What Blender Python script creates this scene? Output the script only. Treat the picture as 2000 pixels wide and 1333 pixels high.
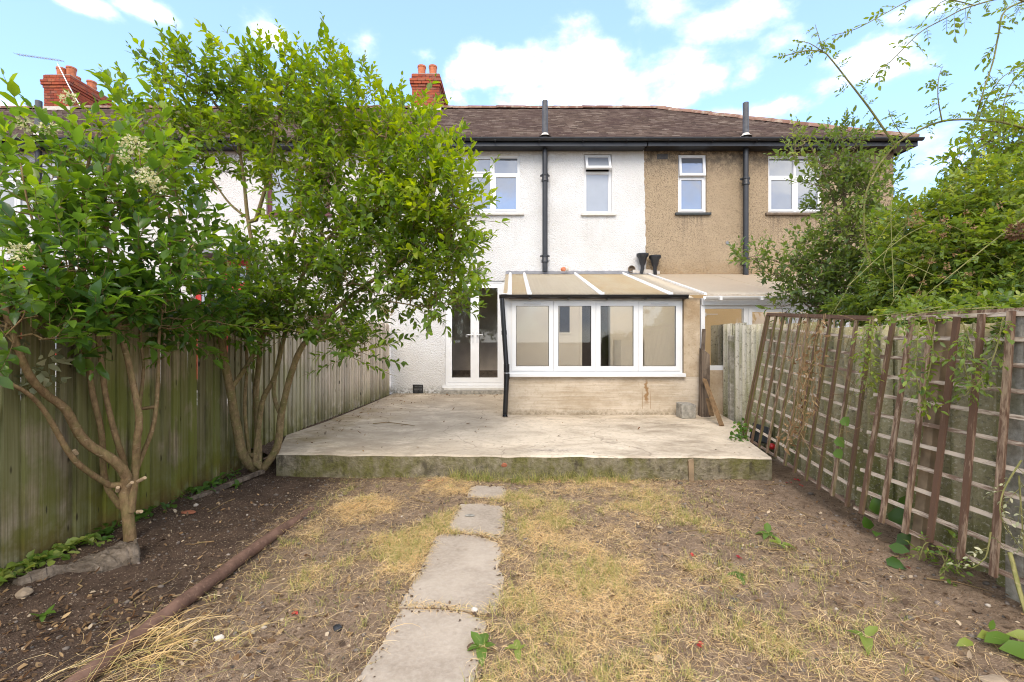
import bpy, math, random
import numpy as np
from mathutils import Vector, Matrix, Euler

SC = bpy.context.scene
for o in list(bpy.data.objects):
    bpy.data.objects.remove(o, do_unlink=True)
random.seed(7)
RNG = np.random.default_rng(11)
COL = SC.collection
EYE = 1.34
F = 889.0


def P(px, py, Y):
    """a point of the place at depth Y (metres from the camera) from surveyed photo pixels"""
    return Vector(((px - 1000.0) / F * Y, Y, EYE + (667.0 - py) / F * Y))


# ------------------------------------------------------------------ camera
cam = bpy.data.cameras.new('camera')
cam.lens = 16.0
cam.sensor_width = 36.0
cam.clip_start = 0.05
cam.clip_end = 2000.0
camo = bpy.data.objects.new('camera', cam)
COL.objects.link(camo)
camo.location = (0, 0, EYE)
camo.rotation_euler = (math.radians(90), 0, 0)
SC.camera = camo

# ------------------------------------------------------------------ light and sky
SUN_EL, SUN_AZ = math.radians(43), math.radians(-171)   # azimuth clockwise from +Y : behind the camera, a little to its left
world = bpy.data.worlds.new('World')
SC.world = world
world.use_nodes = True
SKY_STRENGTH = 0.13
EXPOSURE = 1.76


def build_world():
    nt = world.node_tree
    nt.nodes.clear()
    L = nt.links

    def node(t, **kw):
        n = nt.nodes.new(t)
        for k, v in kw.items():
            setattr(n, k, v)
        return n

    def math_(op, a, b=None, c=None, clamp=False):
        n = node('ShaderNodeMath', operation=op, use_clamp=clamp)
        for i, v in enumerate((a, b, c)):
            if v is None:
                continue
            if isinstance(v, (int, float)):
                n.inputs[i].default_value = v
            else:
                L.new(v, n.inputs[i])
        return n.outputs[0]

    sky = node('ShaderNodeTexSky', sky_type='NISHITA', sun_disc=False)
    sky.sun_elevation = SUN_EL
    sky.sun_rotation = SUN_AZ
    sky.air_density = 1.15
    sky.dust_density = 0.6
    sky.ozone_density = 1.6
    tc = node('ShaderNodeTexCoord')
    sep = node('ShaderNodeSeparateXYZ')
    L.new(tc.outputs['Generated'], sep.inputs[0])
    X, Y, Z = sep.outputs
    az = math_('ARCTAN2', X, Y)
    el = math_('ARCSINE', Z)

    def noise(scale, detail, rough, dist=0.0, off=(0, 0, 0), zs=1.6):
        mp = node('ShaderNodeMapping')
        mp.inputs['Location'].default_value = off
        mp.inputs['Scale'].default_value = (1, 1, zs)
        L.new(tc.outputs['Generated'], mp.inputs[0])
        n = node('ShaderNodeTexNoise')
        n.inputs['Scale'].default_value = scale
        n.inputs['Detail'].default_value = detail
        n.inputs['Roughness'].default_value = rough
        n.inputs['Distortion'].default_value = dist
        L.new(mp.outputs[0], n.inputs['Vector'])
        return n.outputs['Fac']

    n1 = noise(7.0, 9.0, 0.58, 0.1)
    n2 = noise(2.6, 5.0, 0.55, 0.0, (3.1, 1.7, 0.4), 2.4)
    # cloud banks seen over the roofs: azimuth, elevation, half widths (radians), strength
    banks = []

    def bank(px, py, rx, ry, s):
        a = math.atan((px - 1000) / F)
        e = math.atan((667 - py) / F * math.cos(a))
        banks.append((a, e, rx / F * math.cos(a) ** 2 * 1.0, ry / F * math.cos(a), s))
    bank(1000, 140, 120, 42, 1.0)
    bank(1130, 125, 140, 60, 1.15)
    bank(1270, 158, 150, 50, 1.0)
    bank(1385, 150, 60, 30, .85)
    bank(1150, 180, 230, 40, .8)
    bank(1465, 145, 50, 30, .75)
    bank(1290, 22, 100, 38, .85)
    bank(1425, 42, 130, 32, .8)
    bank(1240, 45, 60, 28, .75)
    bank(1530, 85, 60, 26, .6)
    bank(1690, 110, 85, 36, .8)
    bank(1660, 160, 130, 22, .6)
    bank(1790, 20, 100, 20, .5)
    bank(1450, 225, 150, 22, .95)
    bank(1820, 330, 110, 46, .7)
    bank(1790, 280, 60, 20, .5)
    bank(525, 70, 60, 34, 1.0)
    bank(720, 78, 50, 32, 1.0)
    bank(285, 16, 55, 16, .65)
    bank(150, 2, 60, 14, .6)
    bank(810, 105, 40, 14, .5)
    bank(30, 215, 60, 18, .5)
    dens = None
    for a, e, rx, ry, s in banks:
        u = math_('MULTIPLY', math_('SUBTRACT', az, a), 1.0 / rx)
        v = math_('MULTIPLY', math_('SUBTRACT', el, e), 1.0 / ry)
        d2 = math_('ADD', math_('MULTIPLY', u, u), math_('MULTIPLY', v, v))
        g = math_('MULTIPLY', math_('SUBTRACT', 1.25, math_('SQRT', d2)), s)
        dens = g if dens is None else math_('MAXIMUM', dens, g)
    # unseen rest of the sky: denser cloud added to make the light more neutral
    behind = math_('MULTIPLY', math_('SUBTRACT', math_('ABSOLUTE', az), 0.95), 4.0, clamp=True)
    above = math_('MULTIPLY', math_('SUBTRACT', el, 0.68), 6.0, clamp=True)
    out = math_('MAXIMUM', behind, above)
    gen = math_('MULTIPLY', math_('SUBTRACT', n2, 0.31), 5.5)
    gen = math_('SUBTRACT', math_('MULTIPLY', math_('ADD', gen, 2.0), out), 2.0)
    dens = math_('MAXIMUM', dens, gen)
    dens = math_('ADD', dens, math_('MULTIPLY', math_('SUBTRACT', n1, 0.55), 3.6))
    mr = node('ShaderNodeMapRange', interpolation_type='SMOOTHERSTEP')
    mr.inputs['From Min'].default_value = -0.2
    mr.inputs['From Max'].default_value = 1.2
    L.new(dens, mr.inputs['Value'])
    cloud = math_('MULTIPLY', mr.outputs[0], 0.93)
    # thin veil, stronger near the horizon as in any summer sky
    # cloud colour : brilliant tops, faint blue grey bellies
    n3 = noise(5.0, 4.0, 0.5, 0.0, (0.0, 0.0, -0.12), 2.2)
    mc = node('ShaderNodeMixRGB')
    mc.inputs[1].default_value = (3.7, 3.95, 4.6, 1)
    mc.inputs[2].default_value = (6.3, 6.1, 5.75, 1)
    sh = node('ShaderNodeMapRange')
    sh.inputs['From Min'].default_value = 0.42
    sh.inputs['From Max'].default_value = 0.58
    L.new(n3, sh.inputs['Value'])
    L.new(sh.outputs[0], mc.inputs[0])
    gain = node('ShaderNodeMixRGB', blend_type='MULTIPLY')
    gain.inputs[0].default_value = 1.0
    gain.inputs[2].default_value = (0.51, 0.63, 0.86, 1)
    L.new(sky.outputs[0], gain.inputs[1])
    veil = node('ShaderNodeMixRGB')
    veil.inputs[0].default_value = 0.13
    veil.inputs[2].default_value = (5.2, 6.8, 8.6, 1)
    L.new(gain.outputs[0], veil.inputs[1])
    mix = node('ShaderNodeMixRGB')
    L.new(cloud, mix.inputs[0])
    L.new(veil.outputs[0], mix.inputs[1])
    L.new(mc.outputs[0], mix.inputs[2])
    bg = node('ShaderNodeBackground')
    bg.inputs['Strength'].default_value = SKY_STRENGTH
    L.new(mix.outputs[0], bg.inputs['Color'])
    o = node('ShaderNodeOutputWorld')
    L.new(bg.outputs[0], o.inputs[0])


build_world()
sun = bpy.data.lights.new('sun', 'SUN')
sun.energy = 0.85
sun.angle = math.radians(28)
sun.color = (1.0, 0.88, 0.72)
suno = bpy.data.objects.new('sun', sun)
COL.objects.link(suno)
sd = Vector((math.sin(SUN_AZ) * math.cos(SUN_EL), math.cos(SUN_AZ) * math.cos(SUN_EL), math.sin(SUN_EL)))
suno.rotation_euler = sd.to_track_quat('Z', 'Y').to_euler()
suno.location = sd * 30
SC.view_settings.view_transform = 'Standard'
SC.view_settings.look = 'None'
SC.view_settings.exposure = EXPOSURE
SC.view_settings.gamma = 1.0
SC.view_settings.use_curve_mapping = False
SC.render.engine = 'CYCLES'
SC.cycles.use_denoising = True
SC.cycles.filter_width = 1.1
try:
    SC.cycles.denoiser = 'OPENIMAGEDENOISE'
    SC.cycles.denoising_input_passes = 'RGB_ALBEDO_NORMAL'
    SC.cycles.denoising_prefilter = 'ACCURATE'
except Exception:
    pass
SC.cycles.max_bounces = 10
SC.cycles.transparent_max_bounces = 16
SC.cycles.caustics_reflective = False
SC.cycles.caustics_refractive = False


# ------------------------------------------------------------------ numpy noise
def _hash(ix, iy, seed):
    h = (ix.astype(np.int64) * 374761393 + iy.astype(np.int64) * 668265263 + seed * 144665) & 0x7fffffff
    h = (h ^ (h >> 13)) * 1274126177 & 0x7fffffff
    return ((h ^ (h >> 16)) & 0xffff) / 65535.0


def vnoise(x, y, seed=0):
    x = np.asarray(x, float); y = np.asarray(y, float)
    ix = np.floor(x); iy = np.floor(y)
    fx = x - ix; fy = y - iy
    fx = fx * fx * (3 - 2 * fx); fy = fy * fy * (3 - 2 * fy)
    a = _hash(ix, iy, seed); b = _hash(ix + 1, iy, seed)
    c = _hash(ix, iy + 1, seed); d = _hash(ix + 1, iy + 1, seed)
    return (a + (b - a) * fx) * (1 - fy) + (c + (d - c) * fx) * fy


def fbm(x, y, oct=4, seed=0):
    s = 0; a = .5; t = 0
    for i in range(oct):
        s = s + a * vnoise(np.asarray(x) * 2 ** i, np.asarray(y) * 2 ** i, seed + i * 17); t += a; a *= .5
    return s / t


def sstep(a, b, x):
    t = np.clip((np.asarray(x, float) - a) / (b - a), 0, 1)
    return t * t * (3 - 2 * t)


def gz(x, y):
    """height of the garden soil"""
    x = np.asarray(x, float); y = np.asarray(y, float)
    h = .05 * sstep(-1.9, -2.7, x) + .015 * sstep(1.95, 2.5, x) * sstep(5.2, 4.2, y)
    h = h + (fbm(x * 2.2, y * 2.2, 3, 5) - .5) * .05 + (fbm(x * 11, y * 11, 3, 9) - .5) * .022
    xl = np.interp(y, [1.5, 1.79, 2.29, 3.18, 4.13], [-.66, -.63, -.585, -.49, -.40]); xr = np.interp(y, [1.79, 2.5, 4.1], [-.14, -.03, -.03])
    pm = sstep(-.10, .01, x - xl) * sstep(-.10, .01, xr - x) * sstep(4.4, 4.2, y)
    h = h * (1 - pm) + .012 * pm
    near = sstep(6.0, 4.6, y) * sstep(-3.6, -3.0, x) * sstep(3.4, 2.8, x)
    return h * near - .03 * (1 - near)


# ------------------------------------------------------------------ materials
def MAT(name):
    m = bpy.data.materials.new(name)
    m.use_nodes = True
    nt = m.node_tree
    nt.nodes.clear()
    return m, NT(nt)


class NT:
    def __init__(s, nt):
        s.nt = nt
        s.L = nt.links
        s.out = nt.nodes.new('ShaderNodeOutputMaterial')

    def n(s, t, ins=None, **kw):
        nd = s.nt.nodes.new(t)
        for k, v in kw.items():
            setattr(nd, k, v)
        for k, v in (ins or {}).items():
            s.set(nd.inputs[k], v)
        return nd

    def set(s, inp, v):
        if hasattr(v, 'is_linked') or hasattr(v, 'links'):
            s.L.new(v, inp)
        elif isinstance(v, tuple) and len(v) == 3 and inp.type == 'RGBA':
            inp.default_value = (*v, 1)
        else:
            inp.default_value = v

    def coord(s, which='Object', scale=(1, 1, 1), loc=None):
        if which == 'World':
            c = s.n('ShaderNodeNewGeometry').outputs['Position']
        else:
            c = s.n('ShaderNodeTexCoord').outputs[which]
        mp = s.n('ShaderNodeMapping', {'Vector': c, 'Scale': scale})
        if loc is not None:
            s.set(mp.inputs['Location'], loc)
        return mp.outputs[0]

    def noise(s, vec, scale, detail=4, rough=.55, dist=0.0):
        return s.n('ShaderNodeTexNoise', {'Vector': vec, 'Scale': scale, 'Detail': detail, 'Roughness': rough, 'Distortion': dist}).outputs['Fac']

    def voro(s, vec, scale, feature='F1', out='Distance', rnd=1.0):
        return s.n('ShaderNodeTexVoronoi', {'Vector': vec, 'Scale': scale, 'Randomness': rnd}, feature=feature).outputs[out]

    def ramp(s, fac, a, b, c0=0.0, c1=1.0):
        return s.n('ShaderNodeMapRange', {'Value': fac, 'From Min': a, 'From Max': b, 'To Min': c0, 'To Max': c1}).outputs[0]

    def mix(s, fac, a, b, mode='MIX'):
        return s.n('ShaderNodeMixRGB', {0: fac, 1: a, 2: b}, blend_type=mode).outputs[0]

    def math(s, op, a, b=0.0, clamp=False):
        return s.n('ShaderNodeMath', {0: a, 1: b}, operation=op, use_clamp=clamp).outputs[0]

    def bump(s, h, strength=.5, dist=.01, normal=None):
        d = {'Height': h, 'Strength': strength, 'Distance': dist}
        if normal is not None:
            d['Normal'] = normal
        return s.n('ShaderNodeBump', d).outputs[0]

    def hsv(s, col, h=.5, sat=1.0, v=1.0):
        return s.n('ShaderNodeHueSaturation', {'Hue': h, 'Saturation': sat, 'Value': v, 'Color': col}).outputs[0]

    def bsdf(s, col, rough=.8, normal=None, spec=.3, metal=0.0, trans=None):
        d = {'Base Color': col, 'Roughness': rough, 'Specular IOR Level': spec, 'Metallic': metal}
        if normal is not None:
            d['Normal'] = normal
        b = s.n('ShaderNodeBsdfPrincipled', d)
        s.L.new(b.outputs[0], s.out.inputs[0])
        return b

    def surf(s, sh):
        s.L.new(sh, s.out.inputs[0])

    def rnd(s):
        return s.n('ShaderNodeObjectInfo').outputs['Random']

    def island(s):
        return s.n('ShaderNodeNewGeometry').outputs['Random Per Island']

    def pos(s):
        return s.n('ShaderNodeSeparateXYZ', {0: s.n('ShaderNodeNewGeometry').outputs['Position']}).outputs


MATS = {}


def simple(name, col, rough=.6, spec=.4, var=.12, scale=6, bump=.15, bscale=60, metal=0.0, bd=.003):
    m, t = MAT(name)
    c = t.coord('Object')
    f = t.noise(c, scale, 5)
    dk = tuple(x * (1 - var) for x in col); lt = tuple(min(1, x * (1 + var)) for x in col)
    cc = t.mix(t.ramp(f, .3, .7), dk, lt)
    t.bsdf(cc, t.ramp(f, .2, .8, rough - .06, min(1, rough + .06)), t.bump(t.noise(c, bscale, 3), bump, bd), spec, metal)
    MATS[name] = m
    return m


def pebbledash(name, base, speck, amt, dirt, paint=False):
    m, t = MAT(name)
    c = t.coord('World')
    S = 62 if paint else 105
    v = t.voro(c, S)
    v2 = t.voro(c, 33)
    n = t.noise(c, 1.3, 6, .6)
    n2 = t.noise(c, 9, 5, .6)
    col = t.mix(t.ramp(n, .3, .75), base, dirt)
    sv = t.voro(c, S, out='Color')
    sp = t.math('GREATER_THAN', t.n('ShaderNodeSeparateColor', {0: sv}).outputs[0], 1 - amt)
    sp = t.math('MULTIPLY', sp, t.ramp(v, .75, .35))
    col = t.mix(sp, col, speck)
    if not paint:
        cl = t.n('ShaderNodeSeparateColor', {0: sv}).outputs[1]
        col = t.mix(t.ramp(cl, 0, 1, .0, .35), col, tuple(x * .62 for x in base))
        z = t.pos()[2]
        # darker blotches towards the eaves and wet tide mark near the lean-to
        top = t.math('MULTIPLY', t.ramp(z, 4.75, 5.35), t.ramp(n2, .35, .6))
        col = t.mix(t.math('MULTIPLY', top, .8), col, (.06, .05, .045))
        lowm = t.math('MULTIPLY', t.ramp(z, 3.1, 2.75), t.ramp(n2, .3, .65))
        col = t.mix(t.math('MULTIPLY', lowm, .55), col, (.28, .17, .07))
        # rain streaks and soot under the two window sills
        x = t.pos()[0]
        run = t.ramp(t.noise(t.coord('World', (16, 16, .8)), 1.0, 5, .6), .42, .62)
        for (xa, xb) in ((3.5, 4.18), (5.42, 6.68)):
            box = t.math('MULTIPLY', t.math('MULTIPLY', t.ramp(x, xa, xa + .1), t.ramp(x, xb, xb - .1)), t.math('MULTIPLY', t.ramp(z, 3.35, 4.0), t.math('LESS_THAN', z, 4.06)))
            col = t.mix(t.math('MULTIPLY', t.math('MULTIPLY', box, run), .6), col, (.13, .10, .075))
    else:
        z = t.pos()[2]
        low = t.math('MULTIPLY', t.ramp(z, .42, .25), t.ramp(t.noise(c, 22, 4), .42, .58))
        col = t.mix(t.math('MULTIPLY', low, .8), col, (.16, .15, .11))
        st = t.noise(t.coord('World', (7, 7, .5)), 3, 4)
        col = t.mix(t.math('MULTIPLY', t.ramp(st, .58, .8), .18), col, (.5, .46, .4))
        x = t.pos()[0]
        run = t.ramp(t.noise(t.coord('World', (18, 18, .8)), 1.0, 5, .6), .45, .65)
        for (xa, xb) in ((-1.6, .26), (1.45, 2.2)):
            box = t.math('MULTIPLY', t.math('MULTIPLY', t.ramp(x, xa, xa + .1), t.ramp(x, xb, xb - .1)), t.math('MULTIPLY', t.ramp(z, 3.2, 4.0), t.math('LESS_THAN', z, 4.06)))
            col = t.mix(t.math('MULTIPLY', t.math('MULTIPLY', box, run), .30), col, (.42, .39, .35))
        ev = t.math('MULTIPLY', t.ramp(z, 5.2, 5.42), run)
        col = t.mix(t.math('MULTIPLY', ev, .4), col, (.40, .38, .34))
    h = t.math('ADD', t.math('MULTIPLY', v, -1.0), t.math('MULTIPLY', v2, -.6))
    h = t.math('ADD', h, t.math('MULTIPLY', n2, .5))
    t.bsdf(col, .9, t.bump(h, .85 if paint else .75, .012), .2)
    MATS[name] = m
    return m


def make_materials():
    pebbledash('white_dash', (.67, .663, .648), (.57, .56, .54), .04, (.57, .55, .52), True)
    pebbledash('cream_dash', (.69, .655, .62), (.5, .45, .42), .04, (.66, .62, .58), True)
    pebbledash('brown_dash', (.47, .36, .235), (.06, .04, .028), .28, (.36, .27, .17))
    simple('upvc', (.73, .73, .725), .35, .45, .04, 5, .02)
    simple('upvc_grey', (.62, .63, .64), .4, .4, .06, 5, .02)
    simple('black_iron', (.018, .019, .022), .42, .5, .3, 9, .25, 40)
    simple('grey_iron', (.075, .075, .08), .55, .4, .3, 14, .3, 50)
    simple('black_plastic', (.012, .012, .013), .32, .5, .2, 9, .05)
    simple('fascia_black', (.014, .015, .02), .4, .5, .3, 3, .1)
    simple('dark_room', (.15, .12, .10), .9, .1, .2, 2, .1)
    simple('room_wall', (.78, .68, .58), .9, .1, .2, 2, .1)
    simple('pale_tile', (.62, .56, .48), .5, .3, .08, 4, .05)
    simple('room_floor', (.38, .27, .19), .7, .2, .2, 6, .1)
    simple('interior_beige', (.84, .765, .64), .85, .2, .03, 3, .04)
    simple('interior_yellow', (.62, .46, .26), .85, .2, .04, 3, .04)
    simple('terracotta', (.50, .17, .085), .8, .2, .25, 14, .2)
    simple('lead', (.20, .20, .21), .6, .4, .2, 8, .3, 20)
    simple('mortar', (.34, .29, .25), .95, .1, .2, 20, .5, 80)
    simple('flashing', (.55, .50, .44), .9, .1, .2, 18, .5, 50)
    simple('red_frame', (.50, .03, .02), .45, .4, .1)
    simple('maroon_frame', (.10, .022, .030), .5, .4, .15)
    simple('steel', (.45, .45, .46), .4, .5, .2, 10, .1, metal=.8)
    simple('sill_stone', (.58, .55, .50), .85, .2, .12, 12, .3)
    simple('sill_dark', (.05, .055, .055), .7, .3, .3, 12, .3)
    simple('sill_brown', (.16, .12, .085), .85, .2, .4, 12, .5)
    simple('old_block', (.30, .28, .24), .95, .1, .35, 18, .9, 40, bd=.012)
    simple('stone', (.30, .23, .16), .9, .2, .35, 9, .6, 30, bd=.01)
    simple('red_plastic', (.45, .02, .02), .35, .5, .1)
    simple('blue_plastic', (.10, .22, .33), .5, .4, .4, 16)
    simple('white_print', (.8, .8, .78), .6)
    simple('wood_cut', (.46, .33, .20), .85, .2, .2, 40)
    simple('brick_orange', (.27, .10, .055), .9, .2, .3, 14, .5)

    # brick
    m, t = MAT('brick')
    r = t.rnd()
    c = t.coord('Object')
    cr = t.n('ShaderNodeValToRGB', {0: r})
    e = cr.color_ramp.elements
    e[0].color = (.20, .05, .032, 1); e[1].color = (.40, .12, .055, 1)
    x = e.new(.35); x.color = (.33, .075, .04, 1)
    x = e.new(.7); x.color = (.37, .095, .045, 1)
    x = e.new(.93); x.color = (.25, .10, .07, 1)
    col = t.mix(t.ramp(t.noise(t.coord('World'), 14, 5), .52, .75), cr.outputs[0], (.13, .07, .055))
    t.bsdf(col, .92, t.bump(t.noise(c, 70, 4), .5, .004), .15)
    MATS['brick'] = m

    # roof tiles
    m, t = MAT('roof_tile')
    r = t.island()
    cr = t.n('ShaderNodeValToRGB', {0: r})
    e = cr.color_ramp.elements
    e[0].color = (.060, .038, .030, 1); e[1].color = (.19, .14, .11, 1)
    for p, cc in ((.3, (.076, .047, .036)), (.6, (.098, .062, .048)), (.85, (.125, .082, .064))):
        x = e.new(p); x.color = (*cc, 1)
    c = t.coord('World')
    col = t.mix(t.ramp(t.noise(c, 1.1, 6), .42, .66, 0, .55), cr.outputs[0], (.065, .036, .034))
    col = t.mix(t.math('MULTIPLY', t.ramp(t.noise(t.coord('World', (4, 4, 10)), 3, 6, .7), .60, .72), .5), col, (.34, .29, .22))
    t.bsdf(t.hsv(col, .505, .85, 1.0), .93, t.bump(t.noise(c, 45, 4), .5, .006), .12)
    MATS['roof_tile'] = m
    m, t = MAT('ridge_clay')
    c = t.coord('World')
    col = t.mix(t.rnd(), (.16, .08, .06), (.27, .16, .12))
    col = t.mix(t.ramp(t.noise(c, 8, 6), .5, .68, 0, .7), col, (.42, .36, .28))
    t.bsdf(col, .95, t.bump(t.noise(c, 40, 4), .6, .008), .1)
    MATS['ridge_clay'] = m

    # patio concrete
    m, t = MAT('patio_concrete')
    c = t.coord('World')
    cs = t.coord('World', (1, 1.45, 1))
    n1 = t.noise(cs, .9, 8, .62, .6); n2 = t.noise(cs, 3.2, 8, .65, .4); n3 = t.noise(c, 17, 6, .65)
    col = t.mix(t.ramp(n1, .35, .62), (.31, .25, .18), (.61, .51, .385))
    col = t.mix(t.ramp(n2, .38, .64, 0, .62), col, (.69, .59, .455))
    col = t.mix(t.ramp(n3, .52, .70, 0, .6), col, (.27, .22, .165))
    col = t.mix(t.ramp(t.noise(c, 1.7, 9, .72, 1.2), .54, .66, 0, .55), col, (.33, .265, .19))
    p = t.pos()
    # worn grey to the left and by the house, lighter by the kitchen wall
    lf = t.math('MULTIPLY', t.ramp(p[0], .3, -1.2), t.ramp(n2, .38, .58))
    col = t.mix(t.math('MULTIPLY', lf, .75), col, (.30, .24, .175))
    mo = t.math('MULTIPLY', t.ramp(p[0], -1.4, -2.3), t.ramp(t.noise(cs, 2.1, 7, .7), .45, .62))
    col = t.mix(t.math('MULTIPLY', mo, .8), col, (.25, .19, .10))
    # dark oil stain by the front edge
    sx = t.math('MULTIPLY', t.math('SUBTRACT', p[0], .40), 2.2)
    sy = t.math('MULTIPLY', t.math('SUBTRACT', p[1], 4.62), 8.5)
    d = t.math('SQRT', t.math('ADD', t.math('MULTIPLY', sx, sx), t.math('MULTIPLY', sy, sy)))
    st = t.math('MULTIPLY', t.ramp(t.math('ADD', d, t.math('MULTIPLY', n3, 1.4)), 1.7, .9), t.ramp(n3, .36, .6))
    col = t.mix(t.math('MULTIPLY', st, .7), col, (.13, .11, .10))
    # dirt along the wall foot
    ft = t.math('MULTIPLY', t.ramp(p[1], 9.35, 9.66), t.ramp(n3, .3, .6))
    col = t.mix(t.math('MULTIPLY', ft, .7), col, (.12, .10, .06))
    wc = t.n('ShaderNodeVectorMath', {0: c, 1: t.n('ShaderNodeVectorMath', {0: t.n('ShaderNodeTexNoise', {'Vector': c, 'Scale': 2.2, 'Detail': 6.0}).outputs['Color'], 'Scale': .35}, operation='SCALE').outputs[0]}, operation='ADD').outputs[0]
    ck = t.ramp(t.voro(wc, .62, 'DISTANCE_TO_EDGE'), .005, .0015)
    col = t.mix(t.math('MULTIPLY', ck, .38), col, (.14, .11, .08))
    col = t.mix(t.ramp(t.noise(c, 70, 4, .7), .60, .70, 0, .5), col, (.20, .165, .125))
    h = t.math('ADD', t.math('MULTIPLY', n2, 1.0), t.math('MULTIPLY', n3, .5))
    t.bsdf(col, .92, t.bump(h, .6, .03), .15)
    MATS['patio_concrete'] = m
    m, t = MAT('patio_edge')
    c = t.coord('World')
    n1 = t.noise(c, 2.6, 8, .66); n2 = t.noise(c, 15, 9, .72); n3 = t.noise(t.coord('World', (3, 3, 1.6)), 3, 7, .68)
    col = t.mix(t.ramp(n2, .35, .65), (.13, .11, .075), (.31, .265, .19))
    col = t.mix(t.math('MULTIPLY', t.ramp(n1, .38, .56), t.ramp(n3, .30, .55)), col, (.135, .125, .04))
    col = t.mix(t.ramp(n3, .54, .66, 0, .75), col, (.06, .05, .038))
    col = t.mix(t.math('MULTIPLY', t.ramp(t.pos()[2], .205, .23), .6), col, (.10, .085, .06))
    t.bsdf(col, .95, t.bump(t.math('ADD', n2, t.noise(c, 30, 5)), .8, .02), .1)
    MATS['patio_edge'] = m
    m, t = MAT('path_slab')
    c = t.coord('World')
    n1 = t.noise(c, 2.5, 7, .6, .5); n2 = t.noise(c, 40, 5, .65)
    col = t.mix(t.ramp(n1, .35, .65), (.29, .235, .18), (.42, .35, .275))
    col = t.mix(t.ramp(n2, .42, .62, 0, .35), col, (.48, .41, .33))
    col = t.mix(t.math('MULTIPLY', t.math('LESS_THAN', t.voro(c, 9), .08), t.ramp(t.noise(c, 3, 2), .5, .52)), col, (.03, .026, .022))
    col = t.mix(t.ramp(t.noise(c, 6, 6, .7), .60, .72, 0, .55), col, (.20, .155, .11))
    t.bsdf(col, .92, t.bump(t.math('ADD', n1, n2), .5, .008), .15)
    MATS['path_slab'] = m

    # soil
    m, t = MAT('soil')
    c = t.coord('World')
    n1 = t.noise(c, 1.6, 6, .6); n2 = t.math('ADD', t.math('MULTIPLY', t.noise(c, 34, 9, .75), .6), t.math('MULTIPLY', t.noise(c, 5, 6, .65), .4)); v = t.voro(c, 160, out='Color')
    vd = t.voro(c, 160)
    p = t.pos()
    drk = t.mix(t.ramp(n2, .35, .7), (.042, .028, .020), (.150, .10, .07))
    lgt = t.mix(t.ramp(n2, .35, .7), (.122, .081, .053), (.40, .285, .19))
    # the bed along the left fence is dark fresh earth, the rest is drier
    lf = t.ramp(t.math('ADD', p[0], t.math('MULTIPLY', n1, .5)), -1.55, -1.0)
    col = t.mix(lf, drk, lgt)
    sp = t.n('ShaderNodeSeparateColor', {0: v}).outputs[0]
    col = t.mix(t.math('MULTIPLY', t.math('GREATER_THAN', sp, .93), t.ramp(vd, .6, .4)), col, (.36, .28, .20))
    sp2 = t.n('ShaderNodeSeparateColor', {0: v}).outputs[1]
    col = t.mix(t.math('MULTIPLY', t.math('GREATER_THAN', sp2, .93), .6), col, (.04, .028, .02))
    t.bsdf(col, .97, t.bump(t.math('ADD', n2, t.math('MULTIPLY', vd, -.4)), .9, .018), .1)
    MATS['soil'] = m

    # close board fence
    m, t = MAT('fence_board')
    r = t.rnd()
    geo = t.pos()
    cw = t.coord('World')
    off = t.math('MULTIPLY', r, 53.0)

    def shifted(sc):
        return t.n('ShaderNodeVectorMath', {0: t.coord('World', sc), 1: off}, operation='ADD').outputs[0]
    gr = t.noise(shifted((28, 60, 1.2)), 1.0, 7, .62, .5)
    gr2 = t.noise(shifted((8, 14, .9)), 1.0, 5, .6)
    n1 = t.noise(t.coord('World', (1, 1, .8)), 1.9, 6, .6)
    n2 = t.noise(cw, 7, 6, .6)
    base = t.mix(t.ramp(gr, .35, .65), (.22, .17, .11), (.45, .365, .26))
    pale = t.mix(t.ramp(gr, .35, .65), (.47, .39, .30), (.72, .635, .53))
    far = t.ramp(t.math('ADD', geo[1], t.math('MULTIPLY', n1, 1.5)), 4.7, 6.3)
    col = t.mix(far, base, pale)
    alg = t.math('MULTIPLY', t.ramp(t.math('ADD', n1, t.math('MULTIPLY', gr2, .35)), .49, .64), t.ramp(geo[1], 7.2, 4.6, .10, 1.0))
    alg = t.math('MULTIPLY', alg, t.math('MULTIPLY', t.ramp(r, 0, 1, .55, 1.0), t.ramp(geo[2], 1.55, 1.0, .35, 1.0)))
    col = t.mix(t.math('MULTIPLY', alg, .9), col, (.125, .15, .022))
    foot = t.math('MULTIPLY', t.ramp(geo[2], .65, .2), t.ramp(t.math('ADD', n2, t.math('MULTIPLY', geo[1], .02)), .42, .66))
    col = t.mix(t.math('MULTIPLY', foot, .8), col, (.14, .135, .018))
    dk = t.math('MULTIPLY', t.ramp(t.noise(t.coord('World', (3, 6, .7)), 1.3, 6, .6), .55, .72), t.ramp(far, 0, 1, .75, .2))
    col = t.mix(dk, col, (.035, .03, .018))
    # rot and splash right at the ground
    sp = t.math('MULTIPLY', t.ramp(geo[2], .22, .08), t.ramp(n2, .4, .6))
    col = t.mix(t.math('MULTIPLY', sp, .7), col, (.13, .075, .035))
    kn = t.voro(shifted((9, 9, 3)), 1.0)
    col = t.mix(t.math('MULTIPLY', t.ramp(kn, .10, .05), .85), col, (.03, .022, .015))
    col = t.hsv(col, .5, 1.0, t.ramp(r, 0, 1, .78, 1.30))
    nl = t.voro(t.coord('World', (1, 11, 2.6)), 1.0)
    col = t.mix(t.ramp(nl, .085, .05, 0, .8), col, (.03, .025, .02))
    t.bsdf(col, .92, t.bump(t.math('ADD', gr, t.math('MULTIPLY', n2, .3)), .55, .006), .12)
    MATS['fence_board'] = m

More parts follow.
